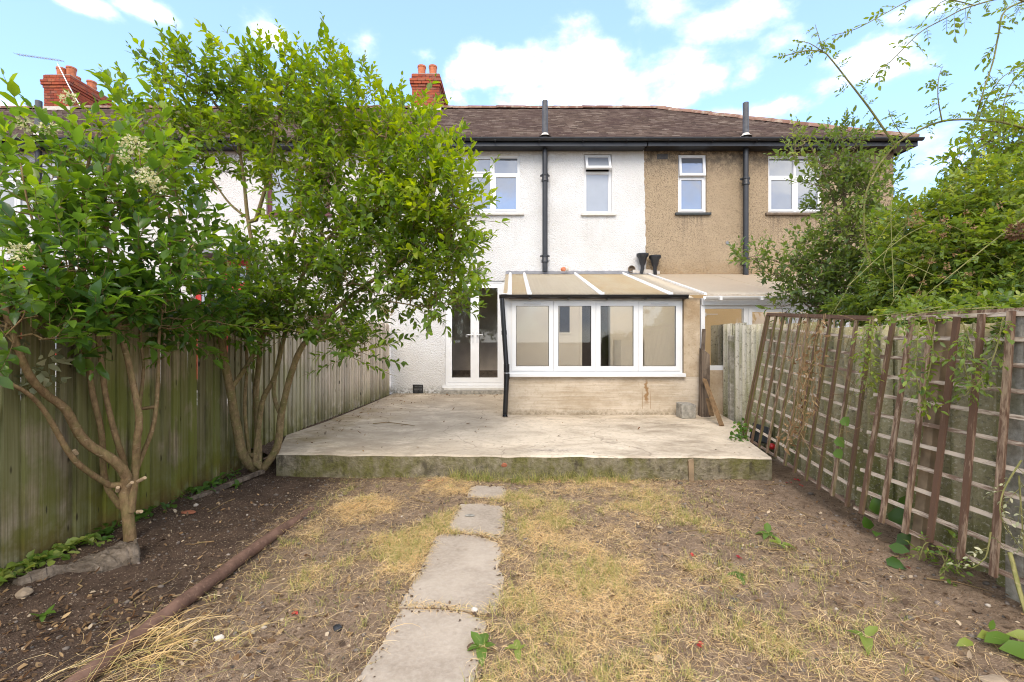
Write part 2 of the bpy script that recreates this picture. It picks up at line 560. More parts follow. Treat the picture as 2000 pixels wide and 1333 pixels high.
    # trellis battens
    for nm, paint, worn, gw in (('trellis_upright', (.12, .070, .046), (.33, .24, .165), .58), ('trellis_rail', (.18, .12, .085), (.52, .43, .335), .44)):
        m, t = MAT(nm)
        cw = t.coord('World')
        r = t.rnd()
        n1 = t.noise(t.coord('World', (24, 24, 3) if nm == 'trellis_upright' else (24, 3, 24)), 1.6, 8, .7, .5)
        n2 = t.noise(cw, 4, 5, .6)
        f = t.math('ADD', n1, t.ramp(r, 0, 1, -.10, .10))
        col = t.mix(t.ramp(f, gw - .05, gw + .10), paint, worn)
        nrm = t.n('ShaderNodeSeparateXYZ', {0: t.n('ShaderNodeNewGeometry').outputs['Normal']}).outputs
        # green film grows on the side that faces the damp house end
        gs = t.math('MULTIPLY', t.ramp(nrm[1], -.2, -.6), t.ramp(t.pos()[1], 2.7, 3.8))
        gs = t.math('MULTIPLY', gs, t.ramp(n2, .32, .55))
        col = t.mix(t.math('MULTIPLY', gs, .62), col, (.11, .115, .03))
        t.bsdf(col, .9, t.bump(n1, .6, .004), .15)
        MATS[nm] = m

    # corrugated cement sheet
    m, t = MAT('cement_sheet')
    cw = t.coord('World')
    n1 = t.noise(cw, 2.0, 7, .62); n2 = t.noise(cw, 22, 7, .7); n3 = t.noise(t.coord('World', (5, 5, .6)), 1.4, 6, .6)
    p = t.pos()
    col = t.mix(t.ramp(n2, .35, .65), (.27, .225, .13), (.53, .465, .31))
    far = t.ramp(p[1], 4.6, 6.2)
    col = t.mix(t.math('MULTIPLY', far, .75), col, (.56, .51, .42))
    col = t.mix(t.math('MULTIPLY', t.ramp(n3, .42, .62), .7), col, (.17, .165, .045))
    low = t.math('MULTIPLY', t.ramp(p[2], .85, .25), t.ramp(n1, .35, .6))
    col = t.mix(t.math('MULTIPLY', low, .7), col, (.13, .135, .035))
    col = t.mix(t.ramp(n2, .53, .66, 0, .8), col, (.10, .085, .055))
    col = t.mix(t.ramp(t.noise(cw, 55, 5, .7), .56, .64, 0, .6), col, (.60, .55, .44))
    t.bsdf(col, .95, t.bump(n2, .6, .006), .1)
    MATS['cement_sheet'] = m
    m, t = MAT('concrete_post')
    cw = t.coord('World')
    n2 = t.noise(cw, 22, 7, .7)
    col = t.mix(t.ramp(n2, .35, .65), (.20, .18, .14), (.40, .37, .31))
    col = t.mix(t.ramp(t.noise(cw, 4, 5), .5, .66, 0, .6), col, (.14, .14, .05))
    t.bsdf(col, .95, t.bump(n2, .7, .006), .1)
    MATS['concrete_post'] = m

    # rendered lean-to wall with board marks
    m, t = MAT('board_marked_render')
    cw = t.coord('World')
    bm = t.noise(t.coord('World', (1.3, 1.3, 26)), 1.0, 7, .62, .25)
    n1 = t.noise(t.coord('World', (1, 1, 2)), 2.0, 7, .62)
    n2 = t.noise(cw, 24, 6, .65)
    p = t.pos()
    col = t.mix(t.ramp(n1, .34, .66), (.40, .32, .225), (.58, .495, .39))
    col = t.mix(t.ramp(bm, .50, .66, 0, .4), col, (.62, .55, .45))
    col = t.mix(t.ramp(bm, .46, .34, 0, .3), col, (.33, .24, .155))
    col = t.mix(t.ramp(n2, .52, .68, 0, .45), col, (.36, .28, .19))
    damp = t.math('MULTIPLY', t.ramp(t.math('ADD', p[2], t.math('MULTIPLY', n1, .1)), .38, .25), t.ramp(n2, .32, .58))
    col = t.mix(t.math('MULTIPLY', damp, .85), col, (.11, .09, .045))
    # rust runs under the sill
    dx = t.math('ABSOLUTE', t.math('SUBTRACT', p[0], t.math('ADD', 2.03, t.math('MULTIPLY', t.math('SUBTRACT', t.noise(t.coord('World', (3, 3, 5)), 3, 4), .5), .13))))
    drip = t.math('MULTIPLY', t.ramp(dx, .032, .012), t.math('MULTIPLY', t.ramp(p[2], .36, .46), t.ramp(p[2], .80, .70)))
    dx2 = t.math('ABSOLUTE', t.math('SUBTRACT', p[0], 2.09))
    dx3 = t.math('ABSOLUTE', t.math('SUBTRACT', p[0], 1.965))
    d2 = t.math('MULTIPLY', t.math('ADD', t.ramp(dx2, .008, .003), t.ramp(dx3, .008, .003), True), t.math('MULTIPLY', t.ramp(p[2], .3, .33), t.ramp(p[2], .62, .5)))
    col = t.mix(t.math('MULTIPLY', drip, .8), col, (.24, .12, .035))
    col = t.mix(t.math('MULTIPLY', d2, .55), col, (.22, .12, .04))
    t.bsdf(col, .93, t.bump(t.math('ADD', t.math('MULTIPLY', bm, 1.2), t.math('MULTIPLY', n2, .3)), .6, .015), .15)
    MATS['board_marked_render'] = m
    m, t = MAT('rough_render')
    cw = t.coord('World')
    n1 = t.noise(cw, 3.0, 7, .62); n2 = t.noise(cw, 30, 6, .65)
    col = t.mix(t.ramp(n1, .34, .66), (.36, .26, .16), (.55, .445, .32))
    col = t.mix(t.ramp(n2, .56, .7, 0, .6), col, (.26, .18, .10))
    t.bsdf(col, .94, t.bump(t.math('ADD', n1, n2), .7, .012), .12)
    MATS['rough_render'] = m

    # plastic roof sheets (let light through)
    for nm, a, b in (('roof_sheet_tan', (.80, .60, .34), (.86, .73, .50)), ('roof_sheet_pale', (.82, .72, .55), (.86, .77, .60)), ('roof_sheet_grey', (.70, .64, .54), (.76, .69, .58)), ('roof_sheet_cream', (.85, .74, .59), (.88, .78, .63))):
        m, t = MAT(nm)
        cw = t.coord('World')
        n1 = t.noise(t.coord('World', (2, .8, 1)), 1.5, 7, .62, .5)
        n2 = t.noise(cw, 20, 6, .7)
        col = t.mix(t.ramp(n1, .35, .65), a, b)
        col = t.mix(t.ramp(n2, .56, .75, 0, .4), col, tuple(x * .55 for x in a))
        ed = t.math('MULTIPLY', t.ramp(t.pos()[1], 6.98, 6.80), t.ramp(n2, .3, .6))
        col = t.mix(t.math('MULTIPLY', ed, .6), col, (.2, .13, .06))
        d = t.n('ShaderNodeBsdfPrincipled', {'Base Color': col, 'Roughness': .5, 'Specular IOR Level': .3})
        tr = t.n('ShaderNodeBsdfTranslucent', {'Color': t.mix(.6, col, (.92, .90, .85))})
        t.surf(t.n('ShaderNodeMixShader', {0: .68, 1: d.outputs[0], 2: tr.outputs[0]}).outputs[0])
        MATS[nm] = m

    # glass : clear glazing and frosted glazing
    m, t = MAT('clear_glass')
    fr = t.n('ShaderNodeFresnel', {'IOR': 1.5})
    gl = t.n('ShaderNodeBsdfGlossy', {'Color': (1, 1, 1), 'Roughness': .0})
    tr = t.n('ShaderNodeBsdfTransparent', {'Color': (.975, .98, .975)})
    t.surf(t.n('ShaderNodeMixShader', {0: fr.outputs[0], 1: tr.outputs[0], 2: gl.outputs[0]}).outputs[0])
    MATS['clear_glass'] = m
    for nm, base, fac in (('sky_glass', (.14, .15, .17), .20), ('frosted_glass', (.25, .27, .30), .12)):
        m, t = MAT(nm)
        c = t.coord('World')
        d = t.n('ShaderNodeBsdfDiffuse', {'Color': t.mix(t.noise(c, 2, 3), tuple(x * .8 for x in base), tuple(x * 1.2 for x in base))})
        wob = t.bump(t.noise(c, 2.2, 2), .06, .05)
        gl = t.n('ShaderNodeBsdfGlossy', {'Color': (.95, .97, 1), 'Roughness': .02 if nm == 'sky_glass' else .25, 'Normal': wob})
        t.surf(t.n('ShaderNodeMixShader', {0: fac, 1: d.outputs[0], 2: gl.outputs[0]}).outputs[0])
        MATS[nm] = m
    m, t = MAT('lamp_glass')
    fr = t.n('ShaderNodeFresnel', {'IOR': 1.6})
    gl = t.n('ShaderNodeBsdfGlossy', {'Color': (1, 1, 1), 'Roughness': .08})
    tr = t.n('ShaderNodeBsdfTransparent', {'Color': (.93, .90, .84)})
    df = t.n('ShaderNodeBsdfDiffuse', {'Color': (.7, .66, .6)})
    a = t.n('ShaderNodeMixShader', {0: .22, 1: tr.outputs[0], 2: df.outputs[0]})
    t.surf(t.n('ShaderNodeMixShader', {0: fr.outputs[0], 1: a.outputs[0], 2: gl.outputs[0]}).outputs[0])
    MATS['lamp_glass'] = m

    # bark
    for nm, a, b, g in (('bark_tan', (.125, .078, .038), (.34, .225, .115), .30), ('bark_green', (.125, .088, .042), (.34, .25, .13), .5), ('bark_grey', (.10, .075, .05), (.24, .18, .12), .3), ('cane_green', (.15, .15, .05), (.28, .25, .10), .6)):
        m, t = MAT(nm)
        c = t.coord('World')
        n1 = t.noise(t.coord('World', (1, 1, .4)), 44, 7, .72)
        n2 = t.noise(c, 13, 6, .65)
        col = t.mix(t.ramp(n1, .3, .7), a, b)
        col = t.mix(t.math('MULTIPLY', t.ramp(n2, .46, .62), g), col, (.15, .16, .045))
        ln = t.voro(t.coord('World', (14, 14, 40)), 1.0)
        col = t.mix(t.ramp(ln, .2, .08, 0, .5), col, (.42, .33, .2))
        t.bsdf(col, .88, t.bump(t.math('ADD', n1, n2), .6, .006), .15)
        MATS[nm] = m

    # leaves : colour follows a per leaf 'tint' set by clump, paler towards clump tops, then varied at random
    def leaf(nm, dark, mid, young, gloss=.42, trl=.38, back=1.25):
        m, t = MAT(nm)
        a = t.n('ShaderNodeAttribute', attribute_name='tint').outputs['Fac']
        cr = t.n('ShaderNodeValToRGB', {0: a})
        e = cr.color_ramp.elements
        e[0].color = (*dark, 1); e[1].color = (*young, 1)
        x = e.new(.5); x.color = (*mid, 1)
        col = cr.outputs[0]
        col = t.hsv(col, .5, 1.0, t.ramp(t.island(), 0, 1, .78, 1.22))
        bf = t.n('ShaderNodeNewGeometry').outputs['Backfacing']
        col = t.mix(t.math('MULTIPLY', bf, .35), col, tuple(min(1, v * back + .03) for v in mid))
        n = t.noise(t.coord('World'), 90, 3)
        pr = t.n('ShaderNodeBsdfPrincipled', {'Base Color': col, 'Roughness': gloss, 'Specular IOR Level': .5, 'Normal': t.bump(n, .25, .002)})
        tcol = t.hsv(col, .485, 1.15, 1.75)
        tr = t.n('ShaderNodeBsdfTranslucent', {'Color': tcol})
        t.surf(t.n('ShaderNodeMixShader', {0: trl, 1: pr.outputs[0], 2: tr.outputs[0]}).outputs[0])
        MATS[nm] = m
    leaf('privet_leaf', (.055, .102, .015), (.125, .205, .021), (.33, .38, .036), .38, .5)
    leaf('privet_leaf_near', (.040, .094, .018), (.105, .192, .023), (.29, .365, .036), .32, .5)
    leaf('plum_leaf', (.052, .092, .020), (.135, .195, .036), (.24, .26, .05), .45, .38)
    leaf('rose_leaf', (.055, .105, .018), (.155, .22, .030), (.36, .38, .05), .45, .42)
    leaf('climber_leaf', (.06, .12, .014), (.14, .21, .022), (.30, .32, .04), .45, .45)
    leaf('weed_leaf', (.05, .115, .015), (.105, .185, .022), (.29, .33, .07), .5, .4)
    leaf('withered_leaf', (.17, .19, .10), (.30, .31, .18), (.46, .44, .28), .7, .3)
    leaf('dead_leaf', (.07, .038, .018), (.20, .115, .05), (.42, .29, .14), .85, .25)
    leaf('straw', (.12, .235, .024), (.55, .37, .145), (.86, .70, .42), .7, .24)
    leaf('petal_cream', (.36, .36, .14), (.52, .49, .26), (.66, .62, .44), .7, .35)
    leaf('petal_red', (.35, .02, .02), (.45, .03, .025), (.55, .08, .05), .6, .3)
    leaf('litter', (.05, .030, .018), (.17, .105, .055), (.46, .36, .24), .85, .1)
    leaf('pebble', (.09, .075, .06), (.19, .15, .12), (.42, .36, .29), .85, .0)
    m, t = MAT('rusty_pipe')
    c = t.coord('World')
    n1 = t.noise(c, 9, 7, .65); n2 = t.noise(c, 60, 6, .7)
    col = t.mix(t.ramp(n1, .35, .65), (.09, .050, .034), (.20, .115, .08))
    col = t.mix(t.ramp(n2, .55, .7, 0, .6), col, (.30, .19, .13))
    t.bsdf(col, .85, t.bump(n2, .6, .004), .25)
    MATS['rusty_pipe'] = m
    m, t = MAT('bark_slab')
    c = t.coord('World')
    n1 = t.noise(t.coord('World', (1, 2.2, 2)), 9, 8, .7, .8); n2 = t.noise(c, 50, 6, .7)
    col = t.mix(t.ramp(n1, .35, .65), (.085, .064, .045), (.30, .24, .18))
    t.bsdf(col, .95, t.bump(t.math('ADD', n1, n2), 1.0, .02), .1)
    MATS['bark_slab'] = m
    m, t = MAT('old_timber')
    c = t.coord('World')
    n1 = t.noise(t.coord('World', (22, 22, 1.5)), 1.0, 8, .7, .4); n2 = t.noise(c, 5, 6)
    col = t.mix(t.ramp(n1, .35, .65), (.06, .045, .035), (.28, .215, .16))
    col = t.mix(t.ramp(n2, .5, .65, 0, .6), col, (.035, .025, .02))
    t.bsdf(col, .95, t.bump(n1, .9, .01), .1)
    MATS['old_timber'] = m
    simple('brown_timber', (.20, .125, .065), .85, .2, .3, 18, .4)
    simple('post_timber', (.25, .18, .11), .9, .15, .3, 9, .4)
    simple('weathered_timber', (.36, .29, .20), .9, .15, .3, 9, .4)


make_materials()


# ------------------------------------------------------------------ mesh and object helpers
def poly(name, verts, faces, mat=None, smooth=False, mats=None, midx=None):
    me = bpy.data.meshes.new(name)
    me.from_pydata([tuple(v) for v in verts], [], faces)
    if mats:
        for x in mats:
            me.materials.append(MATS[x])
        me.polygons.foreach_set('material_index', midx)
    elif mat:
        me.materials.append(MATS[mat])
    if smooth:
        me.polygons.foreach_set('use_smooth', [True] * len(me.polygons))
    me.update()
    return me


def npmesh(name, V, Q, mat, tint=None, smooth=False):
    """V (n,3), Q (m,k) same size faces"""
    V = np.ascontiguousarray(V, np.float32); Q = np.ascontiguousarray(Q, np.int32)
    me = bpy.data.meshes.new(name)
    k = Q.shape[1]
    me.vertices.add(len(V)); me.vertices.foreach_set('co', V.ravel())
    me.loops.add(Q.size); me.loops.foreach_set('vertex_index', Q.ravel())
    me.polygons.add(len(Q))
    me.polygons.foreach_set('loop_start', np.arange(0, Q.size, k, dtype=np.int32))
    me.polygons.foreach_set('loop_total', np.full(len(Q), k, np.int32))
    if smooth:
        me.polygons.foreach_set('use_smooth', np.ones(len(Q), bool))
    if tint is not None:
        at = me.attributes.new('tint', 'FLOAT', 'POINT')
        at.data.foreach_set('value', np.ascontiguousarray(tint, np.float32))
    me.materials.append(MATS[mat])
    me.update(calc_edges=True)
    me.validate()
    return me


class MB:
    def __init__(s):
        s.v = []; s.f = []

    def add(s, v, f):
        b = len(s.v)
        s.v += [tuple(x) for x in v]
        s.f += [tuple(i + b for i in q) for q in f]
        return s

    def box(s, x0, x1, y0, y1, z0, z1):
        v = [(x0, y0, z0), (x1, y0, z0), (x1, y1, z0), (x0, y1, z0), (x0, y0, z1), (x1, y0, z1), (x1, y1, z1), (x0, y1, z1)]
        return s.add(v, [(0, 3, 2, 1), (4, 5, 6, 7), (0, 1, 5, 4), (1, 2, 6, 5), (2, 3, 7, 6), (3, 0, 4, 7)])

    def hexa(s, v):
        return s.add(v, [(0, 3, 2, 1), (4, 5, 6, 7), (0, 1, 5, 4), (1, 2, 6, 5), (2, 3, 7, 6), (3, 0, 4, 7)])

    def bar(s, p, q, w, t, n):
        """a batten from p to q, width w across, thickness t along the normal n"""
        p = Vector(p); q = Vector(q); d = (q - p).normalized(); n = Vector(n)
        n = (n - d * n.dot(d)).normalized(); u = d.cross(n)
        v = []
        for e in (p, q):
            for a, b in ((-1, -1), (1, -1), (1, 1), (-1, 1)):
                v.append(e + u * (a * w / 2) + n * (b * t / 2))
        return s.hexa(v)

    def tube(s, pts, rad, n=10, caps=True, half=None):
        pts = [Vector(p) for p in pts]
        if not hasattr(rad, '__len__'):
            rad = [rad] * len(pts)
        b = len(s.v)
        d0 = (pts[1] - pts[0]).normalized()
        u = d0.orthogonal().normalized()
        for i, p in enumerate(pts):
            d = (pts[min(i + 1, len(pts) - 1)] - pts[max(i - 1, 0)]).normalized()
            u = (u - d * u.dot(d)).normalized(); w = d.cross(u)
            for k in range(n):
                a = 2 * math.pi * k / n
                s.v.append(tuple(p + (u * math.cos(a) + w * math.sin(a)) * rad[i]))
        for i in range(len(pts) - 1):
            for k in range(n):
                k2 = (k + 1) % n
                s.f.append((b + i * n + k, b + i * n + k2, b + (i + 1) * n + k2, b + (i + 1) * n + k))
        if caps:
            s.f.append(tuple(b + k for k in reversed(range(n))))
            e = b + (len(pts) - 1) * n
            s.f.append(tuple(e + k for k in range(n)))
        return s

    def lathe(s, c, prof, n=18, axis='z'):
        """prof: (r, h) list round the vertical through c"""
        b = len(s.v)
        c = Vector(c)
        for r, h in prof:
            for k in range(n):
                a = 2 * math.pi * k / n
                if axis == 'z':
                    s.v.append((c.x + r * math.cos(a), c.y + r * math.sin(a), c.z + h))
                else:
                    s.v.append((c.x + r * math.cos(a), c.y - h, c.z + r * math.sin(a)))
        for i in range(len(prof) - 1):
            for k in range(n):
                k2 = (k + 1) % n
                s.f.append((b + i * n + k, b + i * n + k2, b + (i + 1) * n + k2, b + (i + 1) * n + k))
        return s

    def mesh(s, name, mat, smooth=False):
        return poly(name, s.v, s.f, mat, smooth)


def link(name, me, parent=None, **props):
    o = bpy.data.objects.new(name, me)
    COL.objects.link(o)
    if parent is not None:
        o.parent = parent
        if parent.type == 'EMPTY':
            o.matrix_parent_inverse = Matrix.Translation(-parent.location)
    for k, v in props.items():
        o[k] = v
    return o


def build(name, mb, mat, parent=None, smooth=False, bevel=0, **props):
    o = link(name, mb.mesh(name, mat, smooth), parent, **props)
    if bevel:
        md = o.modifiers.new('bevel', 'BEVEL'); md.width = bevel; md.segments = 2; md.limit_method = 'ANGLE'
    if smooth:
        try:
            md = o.modifiers.new('weighted', 'EDGE_SPLIT'); md.split_angle = math.radians(45)
        except Exception:
            pass
    return o


def thing(name, label, cat, loc=(0, 0, 0), group=None):
    o = bpy.data.objects.new(name, None)
    COL.objects.link(o)
    o.location = loc
    o.empty_display_size = .2
    o['label'] = label; o['category'] = cat
    if group:
        o['group'] = group
    return o


# ------------------------------------------------------------------ ground, patio, path
def axis_coords(lo, hi, step, outs):
    c = list(np.arange(lo, hi + 1e-6, step))
    return np.array([-o for o in reversed(outs[0])] + c + list(outs[1]))


def make_ground():
    xs = axis_coords(-3.2, 3.1, .026, ((3.5, 4.5, 7, 15, 40, 120, 400), (3.4, 4.5, 7, 15, 40, 120, 400)))
    ys = axis_coords(.9, 5.0, .026, ((-.4, 1, 4, 12, 40, 120, 400), (5.3, 6, 8, 10, 14, 30, 80, 200, 500)))
    X, Y = np.meshgrid(xs, ys)
    Z = gz(X, Y)
    V = np.stack([X, Y, Z], -1).reshape(-1, 3)
    nx, ny = len(xs), len(ys)
    i = np.arange(nx * ny).reshape(ny, nx)
    Q = np.stack([i[:-1, :-1], i[:-1, 1:], i[1:, 1:], i[1:, :-1]], -1).reshape(-1, 4)
    link('ground', npmesh('ground', V, Q, 'soil', smooth=True), kind='structure', label='bare brown garden soil with dry grass patches')


PT = .23          # patio top


def make_patio():
    # outline of the slab, front edge slightly wandering
    fr = []
    for k in range(41):
        u = k / 40
        x = -2.32 + (2.47 + 2.32) * u
        y = 4.47 - .13 * u + .012 * math.sin(u * 23) + .008 * math.sin(u * 61 + 1)
        fr.append((x, y))
    out = fr + [(2.62, 5.0), (2.95, 5.6), (3.25, 7.4), (3.3, 9.64), (-2.5, 9.64), (-2.52, 7.6), (-2.56, 6.2), (-2.66, 5.35)]
    n = len(out)
    v, f, mi = [], [], []
    rj = random.Random(3)
    for (x, y) in out:
        j = rj.uniform(-.005, .005)
        v.append((x, y + .018, PT + j * .3))
    for (x, y) in out:
        v.append((x, y, PT - .014 + rj.uniform(-.004, .004)))
    for (x, y) in out:
        v.append((x, y + rj.uniform(-.008, .008), .12))
    for (x, y) in out:
        v.append((x, y + .01, -.2))
    f.append(tuple(range(n))); mi.append(0)
    for r in range(3):
        for k in range(n):
            k2 = (k + 1) % n
            f.append((r * n + k, (r + 1) * n + k, (r + 1) * n + k2, r * n + k2)); mi.append(0 if r == 0 else 1)
    link('patio', poly('patio', v, f, mats=['patio_concrete', 'patio_edge'], midx=mi), kind='structure', label='raised cracked concrete patio slab behind the house')


SLABS = [
    [(690, 1333), (640, 1400), (905, 1400), (925, 1333), (940, 1262), (952, 1215), (905, 1196), (850, 1190), (782, 1190), (768, 1214), (742, 1264)],
    [(776, 1187), (850, 1184), (905, 1190), (935, 1199), (968, 1194), (982, 1160), (984, 1130), (973, 1105), (984, 1082), (972, 1060), (930, 1046), (866, 1042), (850, 1050), (828, 1100), (800, 1150)],
    [(868, 1039), (930, 1042), (975, 1051), (984, 1043), (988, 1010), (984, 990), (940, 984), (900, 985), (886, 1005)],
    [(912, 971), (985, 974), (990, 960), (984, 951), (930, 949), (916, 955)],
]


def gpt(px, py, z=0.0):
    Y = (EYE - z) * F / (py - 667.0)
    return (px - 1000.0) / F * Y, Y


def make_path():
    root = bpy.data.objects.new('path', None)
    COL.objects.link(root)
    root['kind'] = 'structure'; root['label'] = 'stepping path of worn concrete slabs in the grass'
    polys = []
    rj = random.Random(5)
    for s in SLABS:
        base = [gpt(a, b, .02) for a, b in s]
        # subdivide and roughen the outline
        pts = []
        for k in range(len(base)):
            a = base[k]; b = base[(k + 1) % len(base)]
            m = max(1, int(math.hypot(b[0] - a[0], b[1] - a[1]) / .03))
            for j in range(m):
                w = j / m
                pts.append((a[0] + (b[0] - a[0]) * w + rj.uniform(-.004, .004), a[1] + (b[1] - a[1]) * w + rj.uniform(-.004, .004)))
        polys.append(pts)
        n = len(pts)
        cx = sum(p[0] for p in pts) / n; cy = sum(p[1] for p in pts) / n
        zt = .020
        v = [(cx, cy, zt + .002)] + [(cx + (p[0] - cx) * .993, cy + (p[1] - cy) * .993, zt) for p in pts] + [(p[0], p[1], zt - .007 + rj.uniform(-.002, .002)) for p in pts] + [(p[0], p[1], -.06) for p in pts]
        f = []
        for k in range(n):
            k2 = (k + 1) % n
            f.append((0, 1 + k2, 1 + k))
            f.append((1 + k, 1 + k2, 1 + n + k2, 1 + n + k))
            f.append((1 + n + k, 1 + n + k2, 1 + 2 * n + k2, 1 + 2 * n + k))
        me = poly('slab', v, f, 'path_slab')
        bm_fix(me)
        link('slab', me, root)
    return polys


def bm_fix(me):
    import bmesh
    b = bmesh.new(); b.from_mesh(me)
    bmesh.ops.recalc_face_normals(b, faces=b.faces)
    b.to_mesh(me); b.free()


# ------------------------------------------------------------------ houses
YW = 9.66          # face of the rear walls
YE = 9.36          # eaves line
Z_E, RIDGE_Y, RIDGE_Z = 5.50, 13.4, 8.17
SLOPE = (RIDGE_Z - Z_E) / (RIDGE_Y - YE)


def wall_mesh(x0, x1, z0, z1, ops, y=YW, th=.25):
    """a wall face with rectangular openings and their reveals"""
    xs = sorted({x0, x1} | {o[0] for o in ops} | {o[1] for o in ops})
    zs = sorted({z0, z1} | {o[2] for o in ops} | {o[3] for o in ops})
    m = MB()
    for i in range(len(xs) - 1):
        for j in range(len(zs) - 1):
            cx = (xs[i] + xs[i + 1]) / 2; cz = (zs[j] + zs[j + 1]) / 2
            if any(o[0] < cx < o[1] and o[2] < cz < o[3] for o in ops):
                continue
            a, b, c, d = xs[i], xs[i + 1], zs[j], zs[j + 1]
            m.add([(a, y, c), (b, y, c), (b, y, d), (a, y, d)], [(0, 1, 2, 3)])
            m.add([(a, y + th, c), (b, y + th, c), (b, y + th, d), (a, y + th, d)], [(3, 2, 1, 0)])
    for (a, b, c, d) in ops:
        m.add([(a, y, c), (b, y, c), (b, y, d), (a, y, d), (a, y + th, c), (b, y + th, c), (b, y + th, d), (a, y + th, d)],
              [(0, 4, 5, 1), (1, 5, 6, 2), (2, 6, 7, 3), (3, 7, 4, 0)])
    return m


def frame_bars(m, x0, x1, z0, z1, w, y0, y1):
    m.box(x0, x0 + w, y0, y1, z0, z1); m.box(x1 - w, x1, y0, y1, z0, z1)
    m.box(x0 + w, x1 - w, y0, y1, z0, z0 + w); m.box(x0 + w, x1 - w, y0, y1, z1 - w, z1)


def sash(parent, x0, x1, z0, z1, y, fw, fmat, pmat, tilt=0.0, name='sash'):
    """a casement frame and its pane; tilt opens it outwards about its top edge"""
    m = MB(); frame_bars(m, x0, x1, z0, z1, fw, y, y + .055)
    p = MB(); p.box(x0 + fw, x1 - fw, y + .022, y + .030, z0 + fw, z1 - fw)
    if tilt:
        R = Matrix.Rotation(-tilt, 3, 'X')
        piv = Vector((0, y + .03, z1))
        for q in (m, p):
            q.v = [tuple(piv + R @ (Vector(v) - piv)) for v in q.v]
    o = build(name, m, fmat, parent)
    build('pane', p, pmat, parent)
    return o


def window(house, x0, x1, z0, z1, cols, trans, fmat, pmats, sillmat, tilt=None, sill=True, fw=.045, rec=.05, name='window'):
    """cols: inner boundaries as fractions; trans: height fraction of the transom (0 none)"""
    y = YW + rec
    m = MB()
    frame_bars(m, x0, x1, z0, z1, fw, y, y + .07)
    xs = [x0 + fw] + [x0 + (x1 - x0) * c for c in cols] + [x1 - fw]
    zt = z0 + (z1 - z0) * trans if trans else None
    for c in xs[1:-1]:
        m.box(c - fw * .5, c + fw * .5, y + .001, y + .069, z0 + fw, z1 - fw)
    if zt:
        for i in range(len(xs) - 1):
            a = xs[i] + (fw * .5 if i else 0); b = xs[i + 1] - (fw * .5 if i < len(xs) - 2 else 0)
            m.box(a, b, y + .002, y + .068, zt - fw * .5, zt + fw * .5)
    win = build(name, m, fmat, house)
    k = 0
    for i in range(len(xs) - 1):
        a = xs[i] + (fw * .5 if i else 0); b = xs[i + 1] - (fw * .5 if i < len(xs) - 2 else 0)
        cells = [(z0 + fw, zt - fw * .5, 'lo'), (zt + fw * .5, z1 - fw, 'hi')] if zt else [(z0 + fw, z1 - fw, 'lo')]
        for (c, d, w) in cells:
            op = tilt and (i, w) in tilt
            pm = pmats[k % len(pmats)]; k += 1
            if op:
                sash(win, a - .02, b + .02, c - .02, d + .02, y - .03, .05, fmat, pm.replace('fix:', ''), tilt[(i, w)])
            else:
                fixed = pm.startswith('fix:')
                pm = pm.replace('fix:', '')
                if fixed:
                    p = MB().box(a + .012, b - .012, y + .03, y + .04, c + .012, d - .012)
                    fr = MB(); frame_bars(fr, a, b, c, d, .012, y + .015, y + .05)
                    build('bead', fr, fmat, win); build('pane', p, pm, win)
                else:
                    sash(win, a, b, c, d, y - .012, .038, fmat, pm)
    if sill:
        m = MB().box(x0 - .07, x1 + .08, YW - .06, y + .02, z0 - .055, z0 - .003)
        build('sill', m, sillmat, win, bevel=.006)
    return win


